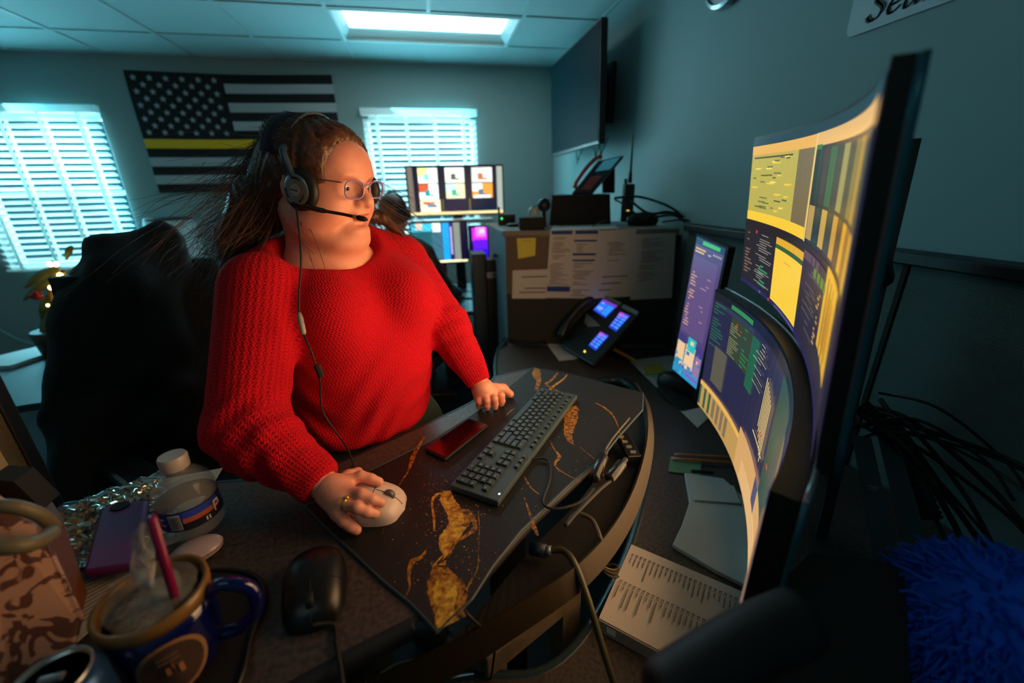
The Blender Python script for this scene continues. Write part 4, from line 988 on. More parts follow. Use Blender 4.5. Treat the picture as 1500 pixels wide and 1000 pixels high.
# head
def head_sdf(Pw):
    P = (Pw-HC)@RH/HS_
    def E(c, r): return ell_d(P, c, r)
    d = E((-.008, 0, .032), (.098, .077, .080))
    d = smin(d, E((.028, 0, -.004), (.070, .070, .088)), .03)
    for s in (1, -1):
        d = smin(d, E((.052, .040*s, -.030), (.042, .036, .036)), .02)
        d = smin(d, E((.020, .052*s, -.062), (.050, .036, .042)), .03)
    d = smin(d, E((.086, 0, -.074), (.025, .030, .018)), .016)
    d = smin(d, E((.052, 0, -.098), (.056, .060, .034)), .022)
    d = smin(d, E((.070, 0, .046), (.030, .052, .040)), .03)
    for s in (1, -1): d = smin(d, E((.088, .023*s, .033), (.012, .022, .007)), .012)
    for s in (1, -1): d = smax(d, -E((.104, .032*s, .012), (.013, .018, .012)), .012)
    for s in (1, -1):
        d = smin(d, np.linalg.norm(P-A3((.0795, .031*s, .012)), axis=1)-.0150, .004)
        d = smax(d, -E((.0955, .033*s, .0085), (.006, .0125, .0034)), .002)
    d = smin(d, seg_d(P, (.088, 0, .026), (.112, 0, -.010), .0085, .0110), .010)
    d = smin(d, np.linalg.norm(P-A3((.1155, 0, -.014)), axis=1)-.0118, .006)
    for s in (1, -1):
        d = smin(d, E((.104, .0125*s, -.018), (.011, .0075, .008)), .004)
        d = smax(d, -E((.107, .006*s, -.0258), (.005, .0032, .003)), .002)
    d = smin(d, E((.094, 0, -.034), (.016, .028, .014)), .012)
    d = smin(d, E((.1015, 0, -.0395), (.0085, .021, .0055)), .003)
    d = smin(d, E((.100, 0, -.0505), (.0085, .018, .0060)), .003)
    d = smax(d, -E((.1095, 0, -.0450), (.010, .024, .0012)), .002)
    d = smax(d, -E((.105, 0, -.0605), (.008, .024, .0035)), .005)
    for s in (1, -1): d = smin(d, E((-.006, .078*s, -.002), (.018, .008, .030)), .006)
    a = HC+(RH@A3((-.03, 0, -.05)))*HS_; P2 = BP(-.01, -.005, 1.39)
    d2 = seg_d(Pw, a, P2, .062, .078)
    d2 = smin(d2, ell_d(Pw, (BP(.005, -.025, 1.385)), (.080, .11, .060), RB), .05)
    return smin(d*HS_, d2, .03)
hv = nets(head_sdf, HC-A3((.16, .17, .24)), HC+A3((.17, .17, .15)), .0031)
# hands
def hand_sdf(wr, kn, fingers, thumb, palm_r, k=.006):
    kc_ = sum([A3(q) for q in kn])/len(kn)
    def f(P):
        d = seg_d(P, wr, A3(wr)*.5+kc_*.5, palm_r*1.08, palm_r*1.05)
        for q in kn: d = smin(d, seg_d(P, A3(wr)*.75+A3(q)*.25, q, palm_r*.85, .0118), .014)
        fd = None
        for fg in fingers:
            g_ = None
            for i in range(len(fg)-1):
                r0, r1 = (.0100, .0092, .0084, .0078)[i], (.0090, .0084, .0078, .0072)[i]
                x = seg_d(P, fg[i], fg[i+1], r0, r1); g_ = x if g_ is None else smin(g_, x, .003)
            fd = g_ if fd is None else smin(fd, g_, .0018)
        d = smin(d, fd, k)
        for i in range(len(thumb)-1): d = smin(d, seg_d(P, thumb[i], thumb[i+1], (.0130, .0112, .0100)[i], (.0112, .0100, .0085)[i]), .008)
        return d
    return f
z = ZM
KR = [PZ(509, 705, z+.055), PZ(508, 720, z+.057), PZ(503, 736, z+.051), PZ(495, 750, z+.038)]
FRG = [[KR[0], PZ(528, 697, z+.060), PZ(543, 701, z+.054), PZ(555, 706, z+.046)],
       [KR[1], PZ(529, 724, z+.061), PZ(545, 731, z+.053), PZ(558, 736, z+.044)],
       [KR[2], PZ(523, 743, z+.051), PZ(537, 749, z+.042), PZ(549, 752, z+.032)],
       [KR[3], PZ(503, 762, z+.030), PZ(513, 770, z+.020), PZ(522, 776, z+.010)]]
TR_ = [PZ(496, 708, z+.040), PZ(510, 698, z+.028), PZ(524, 692, z+.014)]
wr = A3(PZ(482, 716, z+.052)); WRR = wr
hR = nets(hand_sdf(wr, KR, FRG, TR_, .0205), A3(wr)-.09+A3((.02, 0, 0)), A3(wr)+.13, .0021)
KL = [PZ(727, 573, z+.034), PZ(719, 576, z+.036), PZ(710, 579, z+.036), PZ(702, 581, z+.032)]
FLG = [[KL[0], PZ(734, 579, z+.032), PZ(735, 587, z+.016), PZ(734, 591, z+.008)],
       [KL[1], PZ(724, 584, z+.034), PZ(725, 591, z+.018), PZ(725, 596, z+.008)],
       [KL[2], PZ(713, 586, z+.032), PZ(713, 593, z+.018), PZ(713, 597, z+.008)],
       [KL[3], PZ(702, 587, z+.028), PZ(702, 592, z+.014), PZ(702, 595, z+.007)]]
TL_ = [PZ(724, 568, z+.032), PZ(737, 569, z+.022), PZ(747, 577, z+.010)]
wl = A3(PZ(706, 568, z+.050)); WRL = wl
hL = nets(hand_sdf(wl, KL, FLG, TL_, .0215), wl-A3((.08, .13, .075)), wl+A3((.12, .08, .05)), .0023)
# torso / legs inside the clothes
HIP = 1.0
def inner_sdf(P):
    d = ell_d(P, BP(.0, 0, 1.25), (.10, .13, .18), RB); d = smin(d, ell_d(P, BP(0, 0, 1.0), (.11, .13, .12), RB), .08)
    for s in (1, -1):
        d = smin(d, seg_d(P, BP(0, .095*s, .95), BP(.01, .10*s, .50), .10, .065), .04)
        d = smin(d, seg_d(P, BP(.01, .10*s, .50), BP(-.02, .11*s, .09), .062, .042), .02)
        d = smin(d, seg_d(P, BP(-.03, .11*s, .05), BP(.13, .13*s, .035), .04, .03), .03)
    for a_, b_, c2 in ((SHR, ELR, WRR), (SHL, ELL_, WRL)):
        d = smin(d, seg_d(P, a_, b_, .05, .04), .03); d = smin(d, seg_d(P, b_, c2, .04, .024), .02)
    return d
bv = nets(inner_sdf, BP(0, 0, 0)-A3((.45, .50, .01)), BP(0, 0, 0)+A3((.45, .42, 1.50)), .014)
body = mesh_obj('body', [hv, hR, hL, bv], SKIN, person)
# eyes, brows, lips, nails
EW = mat('eye_white', rgb(225, 215, 210), .2); IR = mat('iris_brown', rgb(46, 30, 22), .15); LIPM = mat('lips', rgb(186, 96, 88), .4, sss=.05); BRW = mat('eyebrow_hair', rgb(70, 42, 30), .8)
for s, nm in ((1, 'far'), (-1, 'near')):
    e = MB(); c = Vector(HP(.0815, .031*s, .011)); e.ell(c, .0128*HS_, seg=20, rings=14)
    g_ = Vector(RH@A3((.93, .05*s, -.30))).normalized(); e.ell(c+g_*.0098, (.0046, .0046, .0046), seg=12, rings=8, mi=1)
    e.build('eye', [EW, IR], person, smooth=True)
    b = MB()
    for i in range(46):
        a = i/45; x, y, zz = .0985-.022*a*a-.004*a, (.012+.036*a)*s, .038+.006*math.sin(a*2.6)-.004*a
        p = Vector(HP(x, y, zz)); q = Vector(HP(x-.003, y+.006*s, zz+.003+.002*math.sin(i*5)))
        b.tube([p, p.lerp(q, .6), q], [.0008, .0007, .0003], 4)
    b.build('eyebrow', BRW, person)
lp = nets(lambda P: (lambda Q: smax(smin(ell_d(Q, (.1020, 0, -.0398), (.0088, .0200, .0050)), ell_d(Q, (.1005, 0, -.0503), (.0088, .0170, .0058)), .001), -ell_d(Q, (.1115, 0, -.0450), (.0105, .024, .0012)), .001)*HS_)((P-HC)@RH/HS_), HP(.10, 0, -.05)-.03, HP(.10, 0, -.05)+.03, .0014)
mesh_obj('lips', [lp], LIPM, person)
NL = mat('fingernail', rgb(220, 150, 140), .25)
nb = MB()
for fg in FRG+FLG:
    a, b_ = Vector(fg[-2]), Vector(fg[-1]); dd = (b_-a).normalized(); up = (V(0, 0, 1)-dd*dd.z).normalized()
    nb.ell(b_+up*.0060-dd*.0005, (.0055, .0042, .0012), basis(dd, up.cross(dd), up), 10, 6)
nb.build('fingernails', NL, person, smooth=True)
rg = MB(); a = Vector(FRG[2][0]).lerp(Vector(FRG[2][1]), .30); dd = (Vector(FRG[2][1])-Vector(FRG[2][0])).normalized()
Rr_ = frame_from(dd)@Matrix.Rotation(math.pi/2, 3, 'Y')
rg.lathe([(.0112, -.0022), (.0122, -.001), (.0122, .001), (.0112, .0022)], a, 20, Rr_); rg.ell(a+V(0, 0, .0125), (.0045, .0035, .003)); 
lab(rg.build('ring', mat('ring_gold', rgb(230, 190, 80), .2, .9), person, smooth=True), 'gold ring on the hand holding the mouse')
a = Vector(FLG[2][0]).lerp(Vector(FLG[2][1]), .3); dd = (Vector(FLG[2][1])-Vector(FLG[2][0])).normalized()
lab(MB().lathe([(.0110, -.0018), (.0120, 0), (.0110, .0018)], a, 18, frame_from(dd)@Matrix.Rotation(math.pi/2, 3, 'Y')).build('ring', mat('ring_silver', rgb(220, 215, 205), .2, .9), person, smooth=True), 'silver ring on the hand at the desk edge')
# ------------------------------------------------------------------ sweater
KN = bpy.data.materials.new('red_knit'); KN.use_nodes = True; nt = KN.node_tree; B = nt.nodes['Principled BSDF']
B.inputs['Base Color'].default_value = rgb(214, 14, 38); B.inputs['Roughness'].default_value = .85; B.inputs['Specular IOR Level'].default_value = .15
B.inputs['Sheen Weight'].default_value = .15; B.inputs['Sheen Tint'].default_value = rgb(255, 90, 90)
at = nt.nodes.new('ShaderNodeAttribute'); at.attribute_name = 'knit'
sx = nt.nodes.new('ShaderNodeSeparateXYZ'); nt.links.new(at.outputs['Vector'], sx.inputs[0])
def mth(op, a, b_=None, c=None):
    n = nt.nodes.new('ShaderNodeMath'); n.operation = op
    for i, x in enumerate((a, b_, c)):
        if x is None: continue
        if isinstance(x, (int, float)): n.inputs[i].default_value = x
        else: nt.links.new(x, n.inputs[i])
    return n.outputs[0]
th, al, arm = sx.outputs[0], sx.outputs[1], sx.outputs[2]      # around (m), along (m), arm flag
fine = mth('MULTIPLY', mth('SINE', mth('MULTIPLY', al, 1150)), mth('SINE', mth('ADD', mth('MULTIPLY', th, 1000), mth('MULTIPLY', mth('SINE', mth('MULTIPLY', al, 750)), 1.2))))
rib = mth('SINE', mth('MULTIPLY', th, 560))
cab = mth('MULTIPLY', mth('GREATER_THAN', mth('SINE', mth('MULTIPLY', th, 280)), .35), mth('SINE', mth('MULTIPLY', al, 950)))
hgt = mth('ADD', mth('MULTIPLY', fine, .75), mth('MULTIPLY', arm, mth('ADD', mth('MULTIPLY', rib, .55), mth('MULTIPLY', cab, 1.1))))
nz = nt.nodes.new('ShaderNodeTexNoise'); nz.inputs['Scale'].default_value = 420; nz.inputs['Detail'].default_value = 3
tc = nt.nodes.new('ShaderNodeTexCoord'); nt.links.new(tc.outputs['Object'], nz.inputs['Vector'])
hgt = mth('ADD', hgt, mth('MULTIPLY', nz.outputs['Fac'], .8))
bp = nt.nodes.new('ShaderNodeBump'); bp.inputs['Strength'].default_value = .5; bp.inputs['Distance'].default_value = .0022
nt.links.new(hgt, bp.inputs['Height']); nt.links.new(bp.outputs[0], B.inputs['Normal'])
mixc = nt.nodes.new('ShaderNodeMix'); mixc.data_type = 'RGBA'; mixc.inputs[6].default_value = rgb(128, 4, 18); mixc.inputs[7].default_value = rgb(216, 15, 38)
nt.links.new(mth('ADD', mth('MULTIPLY', nz.outputs['Fac'], 1.1), mth('MULTIPLY', hgt, .18)), mixc.inputs[0]); nt.links.new(mixc.outputs[2], B.inputs['Base Color'])
armsR = [(SHR, ELR, .070, .062), (ELR, A3(WRR)*.25+ELR*.75, .062, .056), (A3(WRR)*.25+ELR*.75, A3(WRR)+(ELR-A3(WRR))*.14, .056, .036)]
armsL = [(SHL, ELL_, .066, .054), (ELL_, A3(WRL)+(ELL_-A3(WRL))*.13, .054, .034)]
def sweat_sdf(P):
    d = ell_d(P, BP(-.01, 0, 1.30), (.120, .185, .17), RB)
    d = smin(d, ell_d(P, BP(-.015, 0, 1.375), (.085, .19, .065), RB), .05)
    for s in (1, -1): d = smin(d, seg_d(P, BP(-.02, .07*s, 1.435), BP(-.015, .17*s, 1.39), .045, .05), .05)
    for s in (1, -1): d = smin(d, ell_d(P, BP(.085, .085*s, 1.315), (.100, .085, .092), RB), .05)
    d = smin(d, ell_d(P, BP(.055, -.01, 1.175), (.145, .165, .135), RB), .06)
    d = smin(d, ell_d(P, BP(.022, -.015, 1.065), (.152, .172, .12), RB), .04)
    for a_, b_, r0, r1 in armsR: d = smin(d, seg_d(P, a_, b_, r0, r1), .022)
    for a_, b_, r0, r1 in armsL: d = smin(d, seg_d(P, a_, b_, r0, r1), .022)
    # folds
    d = d+.0055*np.sin(P[:, 2]*80+6*np.sin(P[:, 0]*22)+4*np.sin(P[:, 1]*17))*np.clip((1.27-P[:, 2])*6, 0, 1)*.8
    w_ = np.clip(1-np.linalg.norm(P-(ELR*.8+A3(WRR)*.2), axis=1)/.12, 0, 1); d = d+.005*w_*np.sin(((P-ELR)@(A3(WRR)-ELR))/np.linalg.norm(A3(WRR)-ELR)*170)
    w_ = np.clip(1-np.linalg.norm(P-ELL_, axis=1)/.10, 0, 1); d = d+.004*w_*np.sin(((P-ELL_)@(A3(WRL)-ELL_))/np.linalg.norm(A3(WRL)-ELL_)*170)
    d = smax(d, (1.030-P[:, 2]), .008)
    # neckline: open scoop
    nc = BP(.035, -.030, 1.468); d = smax(d, -ell_d(P, nc, (.090, .112, .078), RB), .012)
    # cuffs open
    for w3, e3 in ((A3(WRR), ELR), (A3(WRL), ELL_)):
        ax_ = (w3-e3)/np.linalg.norm(w3-e3); q = (P-(w3-ax_*.012))@ax_; near = np.linalg.norm(P-w3, axis=1) < .09
        d = np.where(near, smax(d, q, .004), d)
    return d
sv = nets(sweat_sdf, BP(0, 0, 1.02)-A3((.42, .50, 0)), BP(0, 0, 1.5)+A3((.46, .36, .05)), .0062)
def knit_attr(vs):
    out = np.zeros((len(vs), 3)); db = np.full(len(vs), 9.)
    q = vs-O; out[:, 0] = np.arctan2(q@Lb, q@Fb)*.19; out[:, 1] = vs[:, 2]
    tors = np.minimum(ell_d(vs, BP(-.01, 0, 1.28), (.11, .165, .2), RB), ell_d(vs, BP(.06, 0, 1.2), (.14, .17, .16), RB))
    for chain in (armsR, armsL):
        al_ = 0
        for a_, b_, r0, r1 in chain:
            a_ = A3(a_); b_ = A3(b_); dd = b_-a_; Ln = np.linalg.norm(dd); dd = dd/Ln; up = np.cross(dd, Fb); up /= np.linalg.norm(up); sd = np.cross(dd, up)
            t = np.clip((vs-a_)@dd, -.02, Ln); ds = np.linalg.norm(vs-a_-t[:, None]*dd, axis=1)-(r0+(r1-r0)*t/Ln)
            k = (ds < .016) & (ds < db) & (tors > .012); r = vs-a_
            out[k, 0] = (np.arctan2(r@sd, r@up)*.065)[k]; out[k, 1] = (al_+(r@dd))[k]; out[k, 2] = 1; db[k] = ds[k]; al_ += Ln
    return out
sw = mesh_obj('sweater', [sv], KN, person, knit_attr)
md = sw.modifiers.new('s', 'SMOOTH'); md.factor = .5; md.iterations = 2
# trousers
PANT = mat('olive_trousers', rgb(44, 58, 44), .9, bump=(300, .3))
def pant_sdf(P):
    d = ell_d(P, BP(.0, 0, .98), (.140, .168, .15), RB)
    for s in (1, -1):
        d = smin(d, seg_d(P, BP(0, .10*s, .93), BP(.01, .105*s, .50), .118, .085), .04)
        d = smin(d, seg_d(P, BP(.01, .105*s, .50), BP(-.02, .115*s, .10), .084, .07), .03)
    return smax(d, P[:, 2]-1.10, .01)
mesh_obj('trousers', [nets(pant_sdf, BP(0, 0, .0)-A3((.36, .36, -.02)), BP(0, 0, 0)+A3((.36, .36, 1.13)), .012)], PANT, person)
SHOE = mat('black_shoe', rgb(18, 18, 20), .5)
for s in (1, -1):
    mesh_obj('shoe', [nets(lambda P: smax(smin(seg_d(P, BP(-.04, .115*s, .045), BP(.15, .14*s, .035), .05, .04), ell_d(P, BP(-.03, .115*s, .07), (.05, .04, .05), RB), .02), .004-P[:, 2], .004), BP(.05, .12*s, 0)-A3((.2, .2, .01)), BP(.05, .12*s, 0)+A3((.2, .2, .14)), .008)], SHOE, person)

# ------------------------------------------------------------------ hair
HAIR = mat('brown_hair', rgb(92, 58, 38), .42, var=(rgb(60, 38, 26), 60, 4), bump=(120, .5)); HAIR2 = mat('brown_hair_strands', rgb(98, 62, 42), .45, var=(rgb(62, 40, 28), 40, 3))
T1, T2, T3 = A3(PD(385, 300, .86)), A3(PD(347, 345, .865)), A3(PD(332, 392, .87))
F1, F2 = A3(PD(560, 318, .98)), A3(PD(590, 345, 1.0))
def hair_sdf(Pw):
    P = (Pw-HC)@RH/HS_
    d = ell_d(P, (-.012, 0, .038), (.108, .087, .084))
    d = smin(d, ell_d(P, (-.055, 0, .004), (.072, .080, .080)), .03)
    d = smin(d, ell_d(P, (.026, 0, .040), (.076, .082, .080)), .02)
    d = smax(d, P[:, 0]-.08*P[:, 2]-.066+1.6*np.maximum(0, -P[:, 2]+.015), .008)
    d = d*HS_
    b0 = HC+(RH@A3((-.085, 0, -.01)))*HS_
    d = smin(d, seg_d(Pw, b0, T1, .064, .055), .03); d = smin(d, seg_d(Pw, T1, T2, .055, .036), .02); d = smin(d, seg_d(Pw, T2, T3, .034, .012), .02)
    d = smin(d, seg_d(Pw, HC+(RH@A3((-.07, .03, -.06)))*HS_, F1, .028, .014), .02); d = smin(d, seg_d(Pw, F1, F2, .014, .008), .01)
    return d+.0022*np.sin(P[:, 1]*420+8*np.sin(P[:, 0]*40)+6*np.sin(P[:, 2]*35))
hr = mesh_obj('hair', [nets(hair_sdf, HC-A3((.33, .30, .28)), HC+A3((.30, .30, .18)), .0042)], HAIR, person)
st = MB(); rr = random.Random(11)
def hp(x, y, z): return Vector(HP(x, y, z))
def on_cap(a, b_, k=1.0):
    """a: 0 front hairline .. 1 nape, b_: -1 near side .. 1 far side"""
    ph = (1-a)*.95-a*.95; x = math.sin(ph)*.110-.012; yz = math.cos(ph)
    return hp(x*1.0, math.sin(b_*1.45)*.089*yz*k, .038+math.cos(b_*1.45)*.086*yz*k)
for i in range(1500):
    b_ = rr.uniform(-1, 1); a0 = rr.uniform(.02, .55); k = 1+rr.uniform(-.004, .018)
    pts = [on_cap(a0+(1-a0)*t*.9, b_*(1-.25*t), k) for t in (0, .33, .66, 1)]
    far = b_ > .35 and rr.random() < .5
    if far: tail = [Vector(F1), Vector(F2)]
    else: tail = [Vector(T1), Vector(T2), Vector(T3)]
    sp = rr.uniform(.015, .05)
    n = rr.choice((1, 2, 2, 3)) if not far else rr.choice((1, 2))
    off = V(rr.gauss(0, 1), rr.gauss(0, 1), rr.gauss(0, 1))*sp
    for j, q in enumerate(tail[:n]): pts.append(q+off*(1+.5*j)+V(rr.gauss(0, 1), rr.gauss(0, 1), rr.gauss(0, 1))*.008)
    pts = catmull(pts, 3); L0 = len(pts)
    st.tube([p+V(rr.gauss(0, 1), rr.gauss(0, 1), rr.gauss(0, 1))*.0012 for p in pts], [.0009*(1-.75*q/L0) for q in range(L0)], 3, cap=False)
def front_pt(b_, q):
    an = b_*1.25; zz = .040+math.cos(an)*.081*q; yy = math.sin(an)*.083*q; xx = .026+.077*math.sqrt(max(0, 1-q*q))
    return hp(xx, yy, zz)
for i in range(520):
    b_ = rr.uniform(-1, 1); q0 = rr.uniform(.90, .985); k = 1.0+rr.uniform(.0, .02)
    P_0, P_1 = front_pt(b_*.98, q0), front_pt(b_, 1.0)
    pts = [P_0, P_1]+[on_cap(.40+.45*t, b_*(1-.2*t), k+.01) for t in (0, .33, .7, 1)]
    pts = catmull(pts, 3); st.tube(pts, [.0008]*len(pts), 3, cap=False)
for i in range(170):     # loose frizz at the back
    p = Vector(T1).lerp(Vector(T3), rr.random())+V(rr.gauss(0, .03), rr.gauss(0, .03), rr.gauss(0, .03))
    d_ = V(-.035-.03*rr.random(), rr.gauss(-.01, .02), rr.gauss(-.035, .035)); pts = catmull([p, p+d_*.5+V(0, 0, rr.gauss(0, .01)), p+d_+V(0, 0, rr.gauss(0, .015))], 4)
    st.tube(pts, [.0006*(1-.6*q/len(pts)) for q in range(len(pts))], 3, cap=False)
for i in range(4):      # wisps by the neck
    a = hp(.01, -.075, -.03); e = Vector(PD(rr.uniform(420, 490), rr.uniform(368, 402), .79)); m0 = a.lerp(e, .5)+V(rr.gauss(-.01, .012), -.01, rr.gauss(0, .01))
    st.tube(catmull([a, m0, e], 6), [.0007]*13, 3, cap=False)
st.build('hair_strands', HAIR2, hr, smooth=True)
st = MB(); 
for i in range(40):
    b_ = -1+2*i/39; st.v += []
bandp = MB()
bandp.grid(lambda a, b_: hp(-.022-.034*b_-.015*(1-abs(2*a-1)), math.sin((2*a-1)*1.42)*.0895, .038+math.cos((2*a-1)*1.42)*.0870*(1-.05*b_)), 30, 2)
bandp.build('headband', mat('navy_fabric', rgb(18, 24, 52), .85), person, smooth=True, solid=.003)
# ------------------------------------------------------------------ headset
hs = thing('headset', 'silver and black call headset worn over the brown hair', 'headset', tuple(hp(0, -.09, 0)))
SIL = mat('headset_silver', rgb(150, 152, 150), .28, .8); HBL = mat('headset_blue_grey', rgb(60, 80, 104), .35, .4)
def arcp(a, r=1.0): return hp(.000-.004*math.cos(a), math.sin(a)*.0935*r, .012+ (math.cos(a)*.118 if math.cos(a) > 0 else 0))
thin = [arcp(-1.2+2.4*i/24) for i in range(25)]
MB().tube(thin, .0022, 8).build('headband', SIL, hs, smooth=True)
for s in (-1, 1):
    P = catmull([arcp(1.10*s), hp(.008, .0985*s, .056), hp(.024, .100*s, .028), hp(.037, .099*s, .002)], 5)
    b = MB()
    for i, p in enumerate(P): pass
    b.tube(P, [.0035]+[.0062]*(len(P)-2)+[.005], 8); b.build('slider', HBL, hs, smooth=True)
    Re = frame_from(Vector(RH@A3((0, s, .05)))); c = hp(.038, .090*s, -.004); Rl = Re@Matrix.Rotation(math.pi/2, 3, 'Y')
    MB().lathe([(.010, -.010), (.030, -.009), (.036, -.003), (.036, .006), (.030, .010), (.010, .010)], c, 32, Rl).build('ear_cushion', mat('cushion_black', rgb(16, 16, 18), .55), hs, smooth=True)
    c2 = hp(.038, .1012*s, -.004); b = MB(); b.lathe([(.014, 0), (.026, .001), (.027, .0035), (.0245, .005), (.0155, .0055)], c2, 32, Rl); b.build('ring_plate', SIL, hs, smooth=True, auto=35)
    b = MB(); b.lathe([(.001, .006), (.010, .006), (.0115, .004), (.0115, .000)], c2, 28, Rl); pl_ = b.build('badge', mat('badge_silver', rgb(170, 172, 172), .3, .5), hs, smooth=True, auto=35)
    for k in range(3):
        a0 = k*2.1+.3; b = MB()
        b.tube([c2+Rl@V(math.cos(a0+q*.12)*.0205, math.sin(a0+q*.12)*.0205, .0056) for q in range(8)], .0017, 6); b.build('slot', BLKM, hs)
q = MB(); Re = frame_from(Vector(RH@A3((0, -1, .05)))); Rl = Re@Matrix.Rotation(math.pi/2, 3, 'Y'); c3 = hp(.038, -.1076, -.004)
for k in range(7): q.box(c3+Vector(RH@A3((-.0075+.0025*k, 0, .0)))*1, (.0015, .0008, .0028 if k in (0, 3) else .002), basis(RH[:, 0], RH[:, 1], RH[:, 2]))
q.build('badge_lettering', BLKM, hs)
tipp = Vector(PD(526, 319, .735)); bs = hp(.040, -.104, -.028)
P = catmull([hp(.026, -.104, -.028), bs, bs.lerp(tipp, .35)+V(0, -.004, -.0015), bs.lerp(tipp, .75), tipp], 6)
MB().tube(P, [.004]*4+[.0046]*10+[.003]*(len(P)-14), 8).build('boom', mat('boom_black', rgb(34, 36, 36), .35, .3), hs, smooth=True)
dd = (tipp-P[-4]).normalized(); MB().tube([tipp-dd*.010, tipp-dd*.004], [.0042, .0042], 10).build('tip_ring', mat('brass', rgb(220, 180, 90), .25, .8), hs)
MB().tube([tipp-dd*.005, tipp, tipp+dd*.010, tipp+dd*.016], [.003, .0048, .0048, .0015], 10).build('microphone_tip', BLKM, hs, smooth=True)
cab_ = [hp(.032, -.100, -.030), Vector(PD(437, 330, .715)), Vector(PD(441, 380, .70)), Vector(PD(438, 430, .695)), Vector(PD(438, 458, .695))]
CB2 = [Vector(PD(445, 490, .69)), Vector(PD(456, 515, .69)), Vector(PD(464, 540, .70)), Vector(PD(469, 560, .72)), Vector(PD(472, 600, .735)), Vector(PD(490, 630, .75)), Vector(PD(508, 655, .78)), Vector(PD(520, 690, .80)), V(-.18, .70, .95)]
MB().tube(catmull(cab_, 6), .0017, 6).build('cable', RUB, hs, smooth=True)
MB().tube([cab_[-1], cab_[-1].lerp(CB2[0], .25), cab_[-1].lerp(CB2[0], .9), CB2[0]], [.003, .0048, .0048, .003], 8).build('inline_plug', mat('plug_grey', rgb(150, 146, 140), .4), hs, smooth=True)
MB().tube(catmull(CB2, 5), .0017, 6).build('lower_cable', RUB, hs, smooth=True)
MB().tube([Vector(PD(464, 535, .695)), Vector(PD(471, 552, .70))], [.006, .0055], 8).build('clip', BLKM, hs)
# glasses
gl = thing('eyeglasses', 'clear lilac framed glasses worn by the person in red', 'glasses', tuple(hp(.105, 0, .012)))
LIL = mat('lilac_frame', rgb(150, 130, 190), .15, .1, coat=.6)
LN = mat('spectacle_lens', (.9, .95, 1, 1), .03); pane_mat(LN, .12, (.96, .97, 1, 1))
for s in (1, -1):
    out_ = []
    for k in range(28):
        a = 2*math.pi*k/28; cx, cz = math.cos(a), math.sin(a); e = 2/2.9
        yy = (.0335+.0245*math.copysign(abs(cx)**e, cx))*s; zz = .008+.0165*math.copysign(abs(cz)**e, cz)
        out_.append(hp(.112-.10*max(0, abs(yy)-.018)**1.1*1.3, yy, zz))
    MB().tube(out_+[out_[0]], .0017, 8).build('lens_rim', LIL, gl, smooth=True)
    c = sum(out_, V(0, 0, 0))/28; b = MB(); n0 = 0; b.v += [tuple(c)]+[tuple(p) for p in out_]
    for k in range(28): b.face((0, 1+k, 1+(k+1) % 28))
    b.build('lens', LN, gl)
    MB().tube(catmull([hp(.103, .058*s, .020), hp(.075, .077*s, .020), hp(.02, .083*s, .014), hp(-.01, .084*s, .006)], 4), .0014, 6).build('temple', mat('temple_metal', rgb(120, 100, 100), .3, .7), gl, smooth=True)
MB().tube(catmull([hp(.1125, -.0095, .014), hp(.1165, 0, .018), hp(.1125, .0095, .014)], 4), .0016, 6).build('bridge', LIL, gl, smooth=True)
# ================================================================== right side of the console: binder, pencils, cables
BW = mat('binder_white', rgb(205, 196, 186), .5)
bq = [PZ(925, 797, ZO+.034), PZ(1120, 880, ZO+.034), PZ(1050, 1000, ZO+.034), PZ(878, 905, ZO+.034)]
e1 = (bq[1]-bq[0]).normalized(); e2 = (bq[3]-bq[0]); W2 = e2.length; e2 = (e2-e1*e2.dot(e1)).normalized()
bo = bq[0]; Lb_, Wb_ = .29, W2
bq = [bo, bo+e1*Lb_, bo+e1*Lb_+e2*Wb_, bo+e2*Wb_]
t = thing('ring_binder', 'thick white booklet of dotted lists lying in front of the lower curved monitor', 'binder', (bo.x, bo.y, ZO))
mb = MB(); mb.slab([p+V(0, 0, 0) for p in bq], (0, 0, -.033), col=c_(190, 180, 168))
fn = lambda s, q, o: bo+e1*(Lb_*s)+e2*(Wb_*q)+V(0, 0, o)
rc = []
for r0 in (.12, .52):
    for i in range(30):
        s0 = .03+.032*i
        rc += [(s0, r0, s0+.006, r0+.022, c_(60, 52, 46)), (s0+.010, r0, s0+.016, r0+.022, c_(60, 52, 46)), (s0, r0+.03, s0+.005, r0+.045, c_(70, 60, 54)), (s0+.010, r0+.03, s0+.015, r0+.045, c_(70, 60, 54))]
        e_ = r0+.06+R_.choice((.05, .08, .1, .12, .16, .24)); rc.append((s0+.004, r0+.06, s0+.012, e_, c_(110, 100, 92)))
decal(mb, fn, rc); mb.build('cover', PAINT, t, local=False)
mb = MB(); fs_ = lambda s, q, o: bo+e2*(Wb_+o)+e1*(Lb_*s)+V(0, 0, -.033+.033*q)
mb.slab([fs_(0, .05, .001), fs_(1, .05, .001), fs_(1, .95, .001), fs_(0, .95, .001)], e2*.002)
mb.build('spine', mat('binder_spine', rgb(150, 142, 134), .4), t)
mb = MB(); decal(mb, fs_, [(.06, .35, .12, .85, c_(225, 220, 210)), (.40, .3, .54, .75, c_(70, 64, 60)), (.41, .36, .53, .69, c_(150, 142, 134)), (.43, .45, .51, .6, c_(60, 56, 52))], off0=.004)
mb.build('spine_label', PAINT, t)
PEN = mat('pencil_orange', rgb(206, 120, 60), .45); ERS = mat('eraser_pink', rgb(226, 160, 150), .6)
